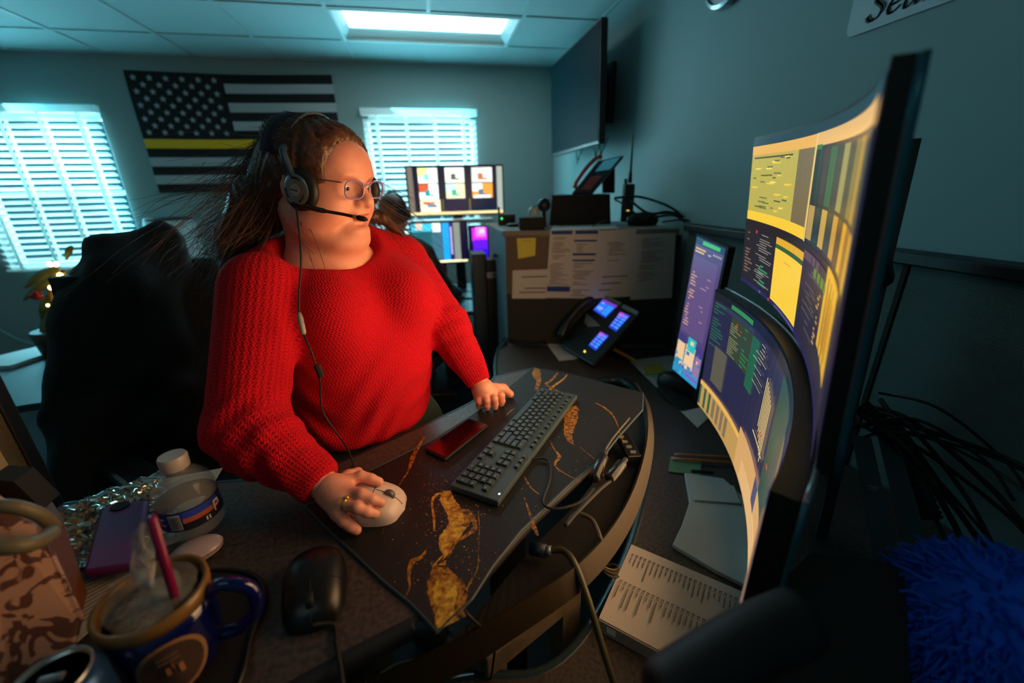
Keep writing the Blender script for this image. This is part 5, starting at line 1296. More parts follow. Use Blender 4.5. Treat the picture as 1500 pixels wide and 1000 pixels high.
for k, (a, b_, lb) in enumerate((((988, 665), (1075, 670), 'orange pencil lying behind its neighbour on the green card'), ((984, 671), (1075, 678), 'orange pencil nearest the green card edge'))):
    p, q = PZ(*a, ZO+.010), PZ(*b_, ZO+.010); dd = (q-p).normalized(); t = thing('pencil', lb, 'pencil', tuple(p), group='pencils')
    MB().tube([p+dd*.02, p+dd*.17], .0038, 6).build('shaft', PEN, t); MB().tube([p+dd*.008, p+dd*.021], .0041, 10).build('ferrule', SILV, t)
    MB().tube([p, p+dd*.009], .0037, 10).build('eraser', ERS, t); MB().tube([p+dd*.17, p+dd*.185], [.0038, .0004], 6).build('tip', mat('pencil_wood', rgb(214, 180, 130), .6), t)
flat_paper('green_card', 'green card under the two pencils', ((982, 668), (1028, 672), (1026, 696), (979, 690)), ZO+.004, base=c_(96, 140, 108), cat='card')
tag(MB().tube([PZ(1013, 690, ZO+.014), PZ(1045, 692, ZO+.014)], .005, 8).build('black_pen', BLK), 'black pen between the green card and the grey monitor foot', 'pen')
# cables and plugs along the cable trough
def cable(name, label, pts, r, m=RUB, grp=None, n=6):
    o = MB().tube(catmull(pts, n), r, 7).build(name, m, smooth=True); return tag(o, label, 'cable', grp)
OLV = mat('olive_rubber', rgb(70, 64, 40), .45)
cable('thick_cable', 'thick dark cable hanging from the trough past the white booklet', [PZ(800, 808, .99), PZ(824, 806, 1.0), PZ(842, 826, 1.0), PZ(862, 880, .96), PZ(880, 940, .90), PZ(902, 1010, .84)], .0055, OLV)
t = thing('cable_connector', 'round blue grey connector on the end of the thick dark cable', 'connector', tuple(PZ(790, 806, .985)))
MB().tube([PZ(778, 803, .985), PZ(800, 807, .99)], .011, 12).build('barrel', mat('navy_plastic', rgb(30, 40, 60), .4), t, smooth=True)
MB().tube([PZ(800, 807, .99), PZ(808, 806, .993)], .008, 12).build('collar', SILV, t, smooth=True)
for k, (pts, lb) in enumerate(((((884, 700), (880, 675), (895, 645), (922, 612)), 'thin cable looping over the mat corner near the trough'),
                              (((760, 675), (800, 672), (806, 700), (795, 735), (815, 745), (850, 735), (870, 715)), 'thin cable curling on the mat beside the keyboard'),
                              (((828, 770), (850, 745), (880, 715), (905, 695), (915, 680)), 'cable following the lip of the trough'),
                              (((832, 765), (845, 752), (868, 762), (880, 790)), 'olive cable dropping from the trough'))):
    cable('thin_cable', lb, [PZ(u, v, ZM+.006+.004*(k == 2)) for u, v in pts], .0022 if k < 2 else .0035, OLV if k in (0, 3) else RUB, 'cables along the trough')
cable('mat_lead', 'thin lead crossing the crossbar below the mat corner', [PZ(680, 893, ZM+.003), PZ(690, 905, ZM), PZ(712, 925, .95), PZ(724, 945, .86), PZ(722, 975, .80), PZ(716, 1010, .7)], .002)
cable('floor_lead', 'pale blue lead looping below the desk edge', [PZ(540, 1000, .9), PZ(580, 972, .9), PZ(620, 968, .9), PZ(665, 985, .9)], .0025, mat('blue_grey_rubber', rgb(50, 74, 84), .5), 'leads below the desk edge')
cable('floor_lead', 'lower pale blue lead under the desk edge', [PZ(520, 1010, .9), PZ(560, 990, .9), PZ(610, 985, .9), PZ(640, 1004, .88)], .0025, mat('blue_grey_rubber', rgb(50, 74, 84), .5), 'leads below the desk edge')
# adapters in the trough
MB1 = mat('glossy_black', rgb(26, 28, 32), .25)
for pts, r, lb in ((((870, 702), (884, 668)), .011, 'black cable adapter standing beside the mat edge'), (((892, 702), (912, 678)), .010, 'glossy black adapter lying on the trough lip')):
    P = [PZ(u, v, ZM+.012) for u, v in pts]; t = thing('cable_adapter', lb, 'adapter', tuple(P[0]), group='adapters by the trough')
    MB().tube([P[0], P[0].lerp(P[1], .06), P[0].lerp(P[1], .94), P[1]], [r*.7, r, r, r*.7], 10).build('shell', MB1, t, smooth=True)
    MB().tube([P[1], P[1]+(P[1]-P[0])*.25], r*.5, 8).build('strain_relief', RUB, t)
hb = PZ(920, 655, .992); t = thing('usb_hub', 'small black hub clipped inside the trough corner', 'hub', tuple(hb))
MB().box(hb, (.03, .09, .018), rotz(-.15)).build('case', MB1, t, bevel=.002)
b = MB(); [b.box(hb+V(-.004+.004*0, -.03+.02*k, .010), (.012, .007, .002), rotz(-.15)) for k in range(4)]; b.build('ports', SILV, t)
# twisted cable bundle hanging under the trough
b = MB(); r3 = random.Random(5)
for k in range(7):
    ph = r3.uniform(0, 6); P = []
    for i in range(30):
        q = i/29; c = PZ(868+26*q, 752+90*q, .96-.14*q); P.append(c+V(.008*math.cos(ph+q*14), .008*math.sin(ph+q*14), 0)*(1+k*.25))
    b.tube(P, .0022, 5)
tag(b.build('twisted_bundle', OLV, smooth=True), 'twisted bundle of thin leads hanging under the trough lip', 'cable bundle', kind='stuff')
# cables behind the monitors
r4 = random.Random(9)
for k in range(13):
    u0, v0 = r4.uniform(1235, 1290), r4.uniform(575, 660); u1, v1 = r4.uniform(1420, 1540), r4.uniform(690, 900)
    d0, d1 = r4.uniform(.82, .92), r4.uniform(.62, .75); mx_ = (u0+u1)/2+r4.uniform(-40, 40); my = (v0+v1)/2-r4.uniform(10, 60)
    lb = ('black cable sagging along the right partition behind the monitors')
    cable('black_cable', lb, [PD(u0, v0, d0), PD(mx_*.6+u0*.4, my*.6+v0*.4-15, (d0+d1)/2), PD(mx_*.5+u1*.5, my*.5+v1*.5-10, (d0+d1)/2), PD(u1, v1, d1)], r4.choice((.003, .004, .005)), RUB, 'cables tangled behind the monitors')
P = catmull([PD(1262, 595, .84), PD(1300, 630, .80), PD(1335, 690, .76), PD(1365, 760, .72)], 16)
tag(MB().tube(P, [.017 if i % 2 else .0135 for i in range(len(P))], 14).build('ribbed_conduit', BLK), 'ribbed black cable conduit behind the upper curved monitor', 'conduit')
SG = mat('strap_grey', rgb(52, 64, 66), .6)
for k, (u0, u1, lb) in enumerate(((1262, 1300, 'dark grey metal strip nearest the upper curved monitor'), (1300, 1350, 'dark grey metal strip beside the ribbed conduit'))):
    a, b_ = PD(u0, 640, .80), PD(u1, 830, .60); w_ = V(.012, -.010, 0)
    o = MB().slab([a-w_, a+w_, b_+w_, b_-w_], (.004, .004, 0)).build('metal_strip', SG, bevel=.001); tag(o, lb, 'bracket', 'metal strips behind the monitor')
    if k == 0: 
        c = a.lerp(b_, .45); MB().box(c-V(.006, .006, 0), (.012, .003, .012), frame_from(w_)).build('screw_plate', SILV, o)
# ---------------------------------------------------------------- foreground right: dark case and blue fuzzy duster
NEAR = mat('dark_case', rgb(40, 32, 28), .8, bump=(200, .3))
t = thing('black_carry_case', 'dark soft case filling the lower right corner', 'case', tuple(PD(1180, 980, .36)))
pts = [PD(945, 1030, .33), PD(1055, 945, .36), PD(1125, 865, .42), PD(1190, 800, .46), (PD(1330, 820, .46)), PD(1340, 1020, .36)]
MB().slab(pts, (.05, .02, -.36)).build('shell', NEAR, t, bevel=.012)
P = catmull([PD(965, 1030, .31), PD(1030, 985, .325), PD(1110, 935, .34), PD(1180, 905, .35)], 6)
MB().tube(P, [.02, .024]+[.026]*(len(P)-3)+[.014], 14).build('handle', mat('black_near', rgb(24, 22, 22), .6), t, smooth=True)
BLUF = mat('royal_blue_fibre', (.01, .16, .95, 1), .8)
dc = PD(1430, 905, .43); t = thing('fuzzy_duster', 'royal blue fuzzy duster in the lower right corner', 'duster', tuple(dc))
R5 = random.Random(2); b = MB(); b.ell(dc, (.062, .06, .075), seg=20, rings=14); b.ell(dc+V(.045, .02, -.06), (.06, .06, .07), seg=20, rings=14)
for c0_, rr0 in ((dc, (.062, .06, .075)), (dc+V(.045, .02, -.06), (.06, .06, .07))):
    for i in range(1100):
        d_ = Vector((R5.gauss(0, 1), R5.gauss(0, 1), R5.gauss(0, 1))).normalized(); p = c0_+V(d_.x*rr0[0], d_.y*rr0[1], d_.z*rr0[2])
        b.tube([p, p+d_*.010+V(R5.gauss(0, .004), R5.gauss(0, .004), -.003), p+d_*.016+V(R5.gauss(0, .006), R5.gauss(0, .006), -.008)], [.0022, .0018, .0008], 3, cap=False)
b.build('fibre_head', BLUF, t, smooth=True)
MB().tube([dc+V(.05, .0, -.10), dc+V(.09, -.05, -.28)], .010, 10).build('grip', BLK, t)
# ================================================================== left desk: papers, bottle, cases, mug, cup, bag
flat_paper('white_papers', 'white printed papers spread on the desk under the purple phone case', ((165, 715), (326, 685), (262, 790), (60, 905)), ZI+.002, plines(.05, .9, .1, .95, 34, c_(120, 116, 110), .8), base=c_(170, 164, 150))
flat_paper('white_papers', 'white paper curling below the magenta straw', ((110, 820), (225, 790), (190, 870), (90, 960)), ZI+.006, plines(.05, .9, .1, .9, 16, c_(90, 86, 80), .9), base=c_(176, 168, 156))
FOIL = mat('clear_wrap', rgb(190, 190, 180), .12, .75)
b = MB(); fc = [PZ(75, 750, ZI+.01), PZ(235, 690, ZI+.01), PZ(262, 775, ZI+.01), PZ(60, 850, ZI+.01)]
r6 = np.random.default_rng(4); nz_ = r6.random((41, 41)); ns_ = r6.random((11, 11))
def ff(a, c):
    p = fc[0].lerp(fc[1], a).lerp(fc[3].lerp(fc[2], a), c); i, j = min(int(a*40), 40), min(int(c*40), 40); i2, j2 = int(a*10), int(c*10)
    e = min(1, 4*min(a, 1-a, c, 1-c)+.1); return p+V(.006*math.sin(c*31+i2), .006*math.sin(a*27+j2), .001+e*(.007*nz_[i, j]+.012*ns_[i2, j2]))
b.grid(ff, 40, 40); tag(b.build('crumpled_wrap', FOIL), 'crumpled shiny wrapper on the white papers behind the purple case', 'wrapper')
# purple phone case with wrist strap
PUR = mat('purple_silicone', rgb(98, 22, 96), .5)
zc = ZI+.030; pc4 = [PZ(146, 742, zc), PZ(217, 730, zc), PZ(203, 826, zc), PZ(120, 838, zc)]
t = thing('phone_case', 'purple phone case with wrist strap lying on the white papers', 'phone case', tuple(sum(pc4, V(0, 0, 0))/4))
MB().slab(pc4, (0, 0, -.014)).build('shell', PUR, t, bevel=.005)
cc_ = PZ(176, 741, zc+.001); MB().lathe([(.001, .0012), (.010, .0012), (.0105, 0)], cc_, 20, sx=1.3).build('camera_hole', BLKM, t)
MB().tube(catmull([PZ(216, 733, zc-.006), PZ(240, 730, zc-.004), PZ(258, 734, zc-.006), PZ(250, 748, zc-.01), PZ(225, 737, zc-.008)], 5), .0022, 6).build('wrist_strap', mat('dark_purple', rgb(80, 20, 70), .5), t, smooth=True)
# water bottle
wbp = PZ(290, 772, ZI); CL = mat('clear_plastic', (.92, .96, .96, 1), .04, trans=.0); 
def clear(m_, fac, base=(.55, .56, .56, 1)): pane_mat(m_, fac, (.97, .98, .98, 1), base); return m_
clear(CL, .22)
t = thing('water_bottle', 'clear water bottle with a navy label and white cap', 'bottle', (wbp.x, wbp.y, ZI)); Bx = (wbp.x, wbp.y, ZI+.001); k = 1.18
prof = [(.001, .004), (.024, 0), (.033, .006), (.0335, .012), (.0320, .018), (.0335, .024), (.0335, .052), (.0350, .056), (.0345, .066), (.030, .078), (.021, .089), (.0135, .096), (.0125, .103)]
MB().lathe([(r*k, z_*k) for r, z_ in prof], Bx, 40).build('body', CL, t, smooth=True)
MB().lathe([(.0136*k, .098*k), (.0155*k, .0985*k), (.0160*k, .113*k), (.0145*k, .116*k), (.001, .116*k)], Bx, 30).build('cap', mat('cap_white', rgb(176, 168, 164), .4), t, smooth=True, auto=40)
b = MB(); la_ = lambda s, q, o: V(Bx[0]+math.cos(s+.62)*(.0341*k+o), Bx[1]+math.sin(s+.62)*(.0341*k+o), Bx[2]+(.024+.029*q)*k)
b.grid(lambda a, c: la_(a*6.2832, c, 0), 48, 1, col=c_(24, 32, 92))
lr = [(3.6, .35, 4.35, .95, c_(36, 60, 150)), (4.35, .62, 5.6, .95, c_(40, 70, 190)), (4.35, .38, 5.6, .62, c_(196, 96, 60)), (4.35, 0, 6.2, .36, c_(20, 22, 50)), (3.92, .12, 4.30, .9, c_(190, 190, 196))]
lr += [(3.94+.045*i, .18, 3.94+.045*i+.02, .84, c_(30, 30, 44)) for i in range(8)]
lr += [(5.35, .25, 5.40, .8, c_(220, 220, 225)), (5.40, .7, 5.55, .8, c_(220, 220, 225)), (5.40, .48, 5.52, .56, c_(220, 220, 225)), (5.55, .5, 5.60, .8, c_(220, 220, 225)), (5.0, .1, 5.05, .3, c_(220, 220, 225)), (5.1, .1, 5.15, .3, c_(220, 220, 225)), (3.66, .4, 3.70, .8, c_(200, 200, 210)), (3.70, .4, 3.82, .48, c_(200, 200, 210)), (3.70, .72, 3.82, .8, c_(200, 200, 210))]
decal(b, la_, lr, off0=.0006, nu=8); b.build('label', PAINT, t, smooth=True)
# water inside
MB().lathe([(.001, .006), (.030*k, .006), (.0315*k, .05*k), (.0325*k, .062*k), (.001, .062*k)], Bx, 30).build('water', clear(mat('water', (.6, .7, .7, 1), .02), .12), t, smooth=True)
# earbud case
eb = PZ(288, 808, ZI+.012)
t = thing('earbud_case', 'rounded white earbud case beside the water bottle', 'earbud case', (eb.x, eb.y, ZI))
MB().ell((eb.x, eb.y, ZI+.0145), (.034, .024, .0135), rotz(.45), 28, 16).build('shell', mat('case_white', rgb(176, 158, 164), .3), t, smooth=True)
MB().tube([Vector((eb.x, eb.y, ZI+.016))+rotz(.45)@V(.0343*math.cos(a), .0243*math.sin(a), 0) for a in [q*6.2832/32 for q in range(33)]], .0006, 5).build('lid_seam', DGREY, t)
eb2 = PZ(245, 815, ZI+.01); tag(MB().ell((eb2.x, eb2.y, ZI+.011), (.032, .020, .0105), rotz(.3), 24, 12).build('dark_case', mat('slate', rgb(40, 46, 52), .5), smooth=True), 'small slate grey case between the purple case and the earbud case', 'case')
# dark tray under the mug
tc_ = PZ(255, 930, ZI+.002); q_ = []
TP_ = [(180, 1030), (165, 960), (175, 900), (230, 860), (300, 838), (350, 838), (380, 850), (388, 880), (370, 930), (330, 1030)]
TPz = [PZ(u, v, ZI+.004) for u, v in TP_]; TPc = catmull(TPz+[TPz[0]], 4)[:-1]
t = thing('black_tray', 'black rounded mat under the blue mug', 'tray', tuple(tc_)); MB().prism([(p.x, p.y) for p in TPc], ZI+.0005, ZI+.006).build('base', BLKM, t, bevel=.001)
MB().tube([V(p.x, p.y, ZI+.007) for p in TPc+[TPc[0]]], .003, 6).build('rim', BLK, t, smooth=True)
# blue mug with tan rim and a round patch
mgc = PZ(228, 985, ZI+.006); top = PD(228, 868, .47)
mr_ = .048; mz = ZI+.007; mh = .105
mc2 = PZ(222, 868, mz+mh); mg = V(mc2.x, mc2.y, mz)
NAVY = mat('cobalt_glaze', rgb(10, 18, 84), .12, coat=.5); TANG = mat('tan_glaze', rgb(124, 92, 46), .3)
t = thing('mug', 'cobalt blue mug with tan rim holding a plastic cup', 'mug', tuple(mg))
MB().lathe([(.001, 0), (.036, 0), (.043, .008), (.047, .04), (.048, .075), (mr_, mh-.016)], tuple(mg), 44).build('body', NAVY, t, smooth=True)
MB().lathe([(mr_, mh-.016), (mr_+.0012, mh-.008), (mr_+.001, mh), (mr_-.003, mh+.001), (mr_-.005, mh-.004), (mr_-.006, .012), (.001, .01)], tuple(mg), 44).build('rim', TANG, t, smooth=True)
hd_ = (PZ(380, 880, mz+.06)-mg); hd_.z = 0; hd_.normalize()
hp_ = [mg+hd_*.044+V(0, 0, .088), mg+hd_*.066+V(0, 0, .096), mg+hd_*.088+V(0, 0, .080), mg+hd_*.086+V(0, 0, .048), mg+hd_*.066+V(0, 0, .028), mg+hd_*.044+V(0, 0, .026)]
hP = catmull(hp_, 6); MB().tube(hP, [.0075]*len(hP), 12).build('handle', NAVY, t, smooth=True)
pdv = (Vector((0, 0, mz+.05))-mg); pdv.z = 0; pdv.normalize(); a0 = math.atan2(pdv.y, pdv.x)-.15
b = MB(); pf = lambda s, q, o: V(mg.x+math.cos(s)*(.0478+o), mg.y+math.sin(s)*(.0478+o), mg.z+q)
nn = 28
for ring, (ro, ri, cl) in enumerate(((1, .86, c_(150, 110, 70)), (.86, .0, c_(70, 50, 42)))):
    for i in range(nn):
        A1, A2 = i*6.2832/nn, (i+1)*6.2832/nn
        sh = lambda A: (min(1.0, 1.12-.0*A))
        P4 = [pf(a0+.62*ro*math.cos(A1), .045+.034*ro*math.sin(A1), .0012+.0004*ring), pf(a0+.62*ro*math.cos(A2), .045+.034*ro*math.sin(A2), .0012+.0004*ring), pf(a0+.62*ri*math.cos(A2), .045+.034*ri*math.sin(A2), .0012+.0004*ring), pf(a0+.62*ri*math.cos(A1), .045+.034*ri*math.sin(A1), .0012+.0004*ring)]
        b.poly(P4, 0, cl)
for cx, cz, w_, h_, cl in ((-.12, .040, .07, .010, c_(170, 110, 80)), (.08, .036, .08, .012, c_(180, 120, 80)), (-.02, .046, .05, .008, c_(120, 76, 60)), (-.2, .056, .35, .003, c_(110, 84, 70)), (-.2, .062, .35, .003, c_(110, 84, 70))):
    b.grid(lambda a, c: pf(a0+cx+w_*a, cz+h_*c, .0024), 4, 1, 0, cl)
lab(b.build('emblem', PAINT, t), 'round tan bordered patch on the mug front')
# clear cup of ice with dome wrap and magenta straw
t = thing('plastic_cup', 'clear plastic cup of iced drink with magenta straw set inside the mug', 'cup', tuple(mg+V(0, 0, .012)))
CUP = clear(mat('cup_clear', (.9, .9, .9, 1), .08), .14)
MB().lathe([(.001, .0), (.030, .0), (.038, .088), (.0395, .092), (.0385, .094)], tuple(mg+V(0, 0, .012)), 36).build('cup_wall', CUP, t, smooth=True)
MB().lathe([(.001, .002), (.029, .002), (.0370, .078), (.001, .080)], tuple(mg+V(0, 0, .012)), 30).build('drink', mat('iced_coffee', rgb(130, 84, 48), .25, var=(rgb(200, 170, 140), 110, 3)), t, smooth=True)
r7 = random.Random(8); ICE = clear(mat('ice', (.9, .92, .95, 1), .05), .2)
for i in range(9):
    a, q = r7.uniform(0, 6.28), r7.uniform(0, .024); Rr_ = Matrix.Rotation(r7.uniform(0, 3), 3, 'X')@Matrix.Rotation(r7.uniform(0, 3), 3, 'Z')
    MB().box(mg+V(math.cos(a)*q, math.sin(a)*q, .012+.083), (.017, .016, .015), Rr_).build('ice_cube', ICE, t, bevel=.003)
sb_, se_ = mg+V(.018, -.004, .05), PD(222, 760, .56); 
se_ = PZ(222, 758, mz+.215); MB().tube([sb_, se_], .0042, 12).build('straw', mat('magenta_straw', rgb(130, 8, 70), .35), t, smooth=True)
WR = clear(mat('cling_wrap', (.85, .85, .88, 1), .12), .38)
def wrapf(a, c):
    x = PZ(198+26*a, 862-92*c, mz+.10+.10*c); return x+V(.006*math.sin(a*9+c*7), .006*math.sin(c*12+a*5), 0)
b = MB(); b.grid(wrapf, 10, 14); b.build('wrapper_sleeve', WR, t, smooth=True, solid=.0006)
# drinks can at the bottom edge
cn = PZ(72, 992, ZI+.118); t = thing('drink_can', 'drinks can with a blue rim at the bottom left edge', 'can', (cn.x, cn.y, ZI))
MB().lathe([(.001, .003), (.025, 0), (.0325, .01), (.0325, .100), (.027, .112)], (cn.x, cn.y, ZI+.001), 36).build('body', mat('can_blue', rgb(40, 80, 130), .3, .6), t, smooth=True)
MB().lathe([(.027, .112), (.0275, .116), (.0260, .1165), (.0245, .112), (.001, .112)], (cn.x, cn.y, ZI+.001), 36).build('lid', mat('can_lid', rgb(190, 196, 196), .25, .9), t, smooth=True)
MB().tube([(cn.x-.008, cn.y, ZI+.1145), (cn.x+.008, cn.y+.002, ZI+.1145)], .0035, 8).build('pull_tab', SILV, t)
# brown swirl bag with pale handles
BAGS = bpy.data.materials.new('swirl_print'); BAGS.use_nodes = True; nt2 = BAGS.node_tree; b2 = nt2.nodes['Principled BSDF']; b2.inputs['Roughness'].default_value = .6
n2 = nt2.nodes.new('ShaderNodeTexNoise'); n2.inputs['Scale'].default_value = 30; n2.inputs['Detail'].default_value = 1; n2.inputs['Distortion'].default_value = 2.6
r2 = nt2.nodes.new('ShaderNodeValToRGB'); e0, e1_ = r2.color_ramp.elements; e0.position = .48; e0.color = rgb(164, 122, 98); e1_.position = .53; e1_.color = rgb(78, 36, 18)
tc2 = nt2.nodes.new('ShaderNodeTexCoord'); nt2.links.new(tc2.outputs['Object'], n2.inputs['Vector']); nt2.links.new(n2.outputs['Fac'], r2.inputs[0]); nt2.links.new(r2.outputs[0], b2.inputs['Base Color'])
BRL = mat('brown_leather', rgb(92, 48, 22), .55, bump=(160, .2))
bz0 = ZI+.004
f_tl, f_tr = PD(-40, 790, .50), PD(72, 775, .53); f_br, f_bl = PD(118, 980, .47), PD(20, 1090, .42)
s_tr, s_br = PD(118, 805, .58), PD(133, 890, .56)
t = thing('handbag', 'brown handbag with pink and brown swirl print at the left edge', 'handbag', (-.5, .46, ZI))
MB().slab([PD(-40, 700, .50), PD(66, 768, .52), PD(128, 905, .485), PD(108, 985, .46), PD(10, 1040, .42), PD(-60, 1010, .40)], (-.07, .05, -.0)).build('print_panel', BAGS, t, bevel=.008)
MB().slab([PD(58, 752, .535), PD(92, 760, .575), PD(132, 880, .545), PD(126, 925, .515), PD(104, 900, .495)], (-.05, .05, .0)).build('side_panel', BRL, t, bevel=.006)
PALE = mat('pale_handle', rgb(104, 98, 74), .5)
for k, pts in enumerate((((-30, 742, .44), (20, 742, .45), (60, 755, .47), (78, 772, .50)), ((-30, 800, .41), (20, 800, .42), (55, 793, .44), (75, 780, .47)))):
    P = catmull([PD(*p) for p in pts], 6); MB().tube(P, .0085 if k else .0075, 10).build('handle', PALE, t, smooth=True)
MB().slab([PD(-20, 702, .53), PD(20, 705, .54), PD(62, 745, .56), PD(40, 765, .56), PD(-20, 760, .53)], (0, .03, .0)).build('lining', BLKM, t)
# left partition of the station
LPm = mat('beige_fabric', rgb(128, 112, 82), .9, bump=(110, .8, 'Z')); 
le = PZ(86, 745, ZI)
yl = le.y+.02; xl = le.x-.02
t = thing('cubicle_partition', 'beige ribbed partition end with black trim at the left edge', 'partition', (xl-.3, yl, 0))
MB().box((xl-.022, yl-.50, .85), (.045, .98, 1.70)).build('fabric_panel', LPm, t)
MB().box((xl-.022, yl+.0, .86), (.052, .024, 1.72)).build('trim', BLK, t, bevel=.003)
MB().box((xl-.022, yl-.50, 1.71), (.052, .98, .024)).build('top_trim', BLK, t, bevel=.003)
MB().slab([PX(u, v, xl+.008) for u, v in ((-60, 600), (0, 660), (38, 722), (52, 800), (-60, 800))], (-.006, 0, 0)).build('inner_board', mat('cream_board', rgb(196, 168, 120), .7), t)
# ================================================================== chair with a jacket over its back
CH = mat('chair_black', rgb(9, 9, 11), .8, bump=(300, .2)); JK = mat('jacket_black', rgb(8, 8, 10), .85, bump=(50, .5))
cx, cy = PD(250, 500, 1.30).x, PD(250, 500, 1.30).y
t = thing('office_chair', 'high backed black office chair behind the person in red', 'office chair', (cx, cy, 0))
cf = Vector((.75, -.66, 0)).normalized(); cs = V(-cf.y, cf.x, 0)       # facing the desk
cRm = basis(cf, cs, V(0, 0, 1)); ctr0 = V(cx, cy, 0)
def CPt(f, s, z): return ctr0+cf*f+cs*s+V(0, 0, z)
MB().ell(CPt(.22, 0, .62), (.28, .27, .07), cRm, 28, 14).build('seat', CH, t, smooth=True)
bk_ = MB(); bk_.grid(lambda a, c: CPt(-.02+.09*(2*a-1)**2-.05*c, (.21-.03*c*c)*(2*a-1)*1.0, .66+.70*c), 16, 14); bk_.build('backrest', CH, t, smooth=True, solid=.07)
MB().tube([CPt(.2, 0, .10), CPt(.2, 0, .58)], .03, 14).build('gas_column', DGREY, t)
for s in (1, -1):
    MB().tube(catmull([CPt(.2, .20*s, .60), CPt(.2, .24*s, .70), CPt(.2, .24*s, .84)], 4), .018, 8).build('arm_post', BLK, t); MB().box(CPt(.2, .24*s, .86), (.26, .08, .035), cRm).build('armrest', BLK, t, bevel=.012)
for k in range(5):
    a = k*1.2566; dd = V(math.cos(a), math.sin(a), 0); q = CPt(.2, 0, 0); MB().tube([q+V(0, 0, .12), q+dd*.3+V(0, 0, .08)], [.03, .018], 8).build('base_spoke', BLK, t); MB().ell(q+dd*.3+V(0, 0, .032), (.03, .03, .03)).build('caster', BLK, t, smooth=True)
def jack(P):
    d = None
    Rj = np.array([[cRm[i][j] for j in range(3)] for i in range(3)])
    c = lambda f, s, z: A3(CPt(f, s, z))
    d = ell_d(P, c(-.03, 0, 1.36), (.10, .125, .10), Rj)
    d = smin(d, ell_d(P, c(-.06, .01, 1.12), (.11, .225, .26), Rj), .10)
    d = smin(d, ell_d(P, c(-.04, 0, .80), (.11, .27, .42), Rj), .08)
    d = smin(d, ell_d(P, c(.05, -.10, 1.10), (.10, .14, .30), Rj), .06)
    d = smin(d, seg_d(P, c(.02, -.18, 1.22), c(.03, -.35, .58), .075, .10), .05); d = smin(d, seg_d(P, c(0, .18, 1.24), c(.0, .22, .75), .08, .055), .05)
    d = smin(d, seg_d(P, c(-.02, -.05, 1.42), c(-.02, .07, 1.44), .035, .03), .04)
    return d+.008*np.sin(P[:, 0]*38+5*np.sin(P[:, 2]*9))+.006*np.sin(P[:, 1]*44+4*np.sin(P[:, 2]*12))
jk = mesh_obj('jacket', [nets(jack, A3(ctr0)+A3((-.48, -.48, .36)), A3(ctr0)+A3((.48, .48, 1.55)), .017)], JK, None)
tag(jk, 'bulky black jacket draped over the back of the office chair', 'jacket')
seam = MB(); 
for pts in (((115, 475), (160, 505), (200, 540), (222, 570)), ((112, 610), (150, 627), (175, 633), (222, 616))):
    seam.tube(catmull([PD(u, v, 1.02) for u, v in pts], 5), .0016, 5)
# ================================================================== far left: side desk, plant, air purifier
SD = mat('side_desk_grey', rgb(56, 74, 80), .5); 
t = thing('side_desk', 'grey side desk below the left window', 'desk', (-3.0, 3.4, 0))
zd = .80
a = PZ(0, 545, zd)
pts = [PZ(-120, 560, zd), PZ(-60, 535, zd), PZ(0, 530, zd), PZ(200, 500, zd), PZ(300, 560, zd), PZ(40, 592, zd), PZ(-80, 612, zd)]
MB().prism([(p.x, p.y) for p in pts], zd-.03, zd).build('desk_surface', SD, t)
for p in (pts[0].lerp(pts[3], .08)+V(0, -.05, 0), pts[3]+V(-.08, -.08, 0), pts[4]+V(-.1, .05, 0), pts[6]+V(.08, .08, 0)): MB().box((p.x, p.y, (zd-.03)/2), (.05, .05, zd-.03)).build('leg', DGREY, t)
P4 = [PZ(-60, 525, zd+.02), PZ(0, 524, zd+.02), PZ(14, 534, zd+.02), PZ(66, 516, zd+.02), PZ(120, 500, zd+.02), PZ(110, 494, zd+.02), PZ(66, 506, zd+.02), PZ(0, 517, zd+.02)]
P4 = [PZ(-60, 538, zd+.02), PZ(15, 535, zd+.02), PZ(120, 500, zd+.02), PZ(110, 494, zd+.02), PZ(0, 520, zd+.02), PZ(-60, 520, zd+.02)]
tag(MB().slab(P4, (0, 0, -.019)).build('white_board', mat('board_white', rgb(200, 210, 210), .5)), 'long white board lying along the grey side desk', 'board')
# decorated plant
pb_ = PZ(95, 520, zd); py = pb_.y
t = thing('potted_plant', 'leafy decorated plant with red berries and tiny lights below the left window', 'plant', (pb_.x, py, zd))
MB().lathe([(.001, 0), (.07, 0), (.09, .14), (.08, .14)], (pb_.x, py, zd), 24).build('pot', mat('dark_pot', rgb(40, 34, 30), .5), t, smooth=True)
LF = mat('olive_leaf', rgb(110, 110, 52), .6, var=(rgb(70, 84, 40), 20, 2)); LF2 = mat('gold_leaf', rgb(190, 140, 50), .5); r8 = random.Random(6)
tp = PY(92, 395, py)
MB().tube([(pb_.x, py, zd+.1), tuple((Vector(tp)+V(pb_.x, py, zd+.1))/2), tuple(tp)], .008, 6).build('stem', mat('stem_brown', rgb(70, 50, 34), .8), t)
def leaf(p, d_, L_, W_, m_):
    d_ = Vector(d_).normalized(); s_ = d_.cross(V(0, -1, .2)).normalized(); b = MB(); n0 = 0; K = 7; dr = V(0, 0, -.25*L_)
    for i in range(K+1):
        q = i/K; w_ = W_*math.sin(math.pi*min(.98, q*.9+.06))**.8; c = p+d_*(L_*q)+dr*(q*q); b.v += [tuple(c-s_*w_+V(0, .004, 0)), tuple(c), tuple(c+s_*w_+V(0, .004, 0))]
    for i in range(K):
        for k in range(2): a = i*3+k; b.face((a, a+1, a+4, a+3))
    b.build('leaf', m_, t, smooth=True, solid=.0012)
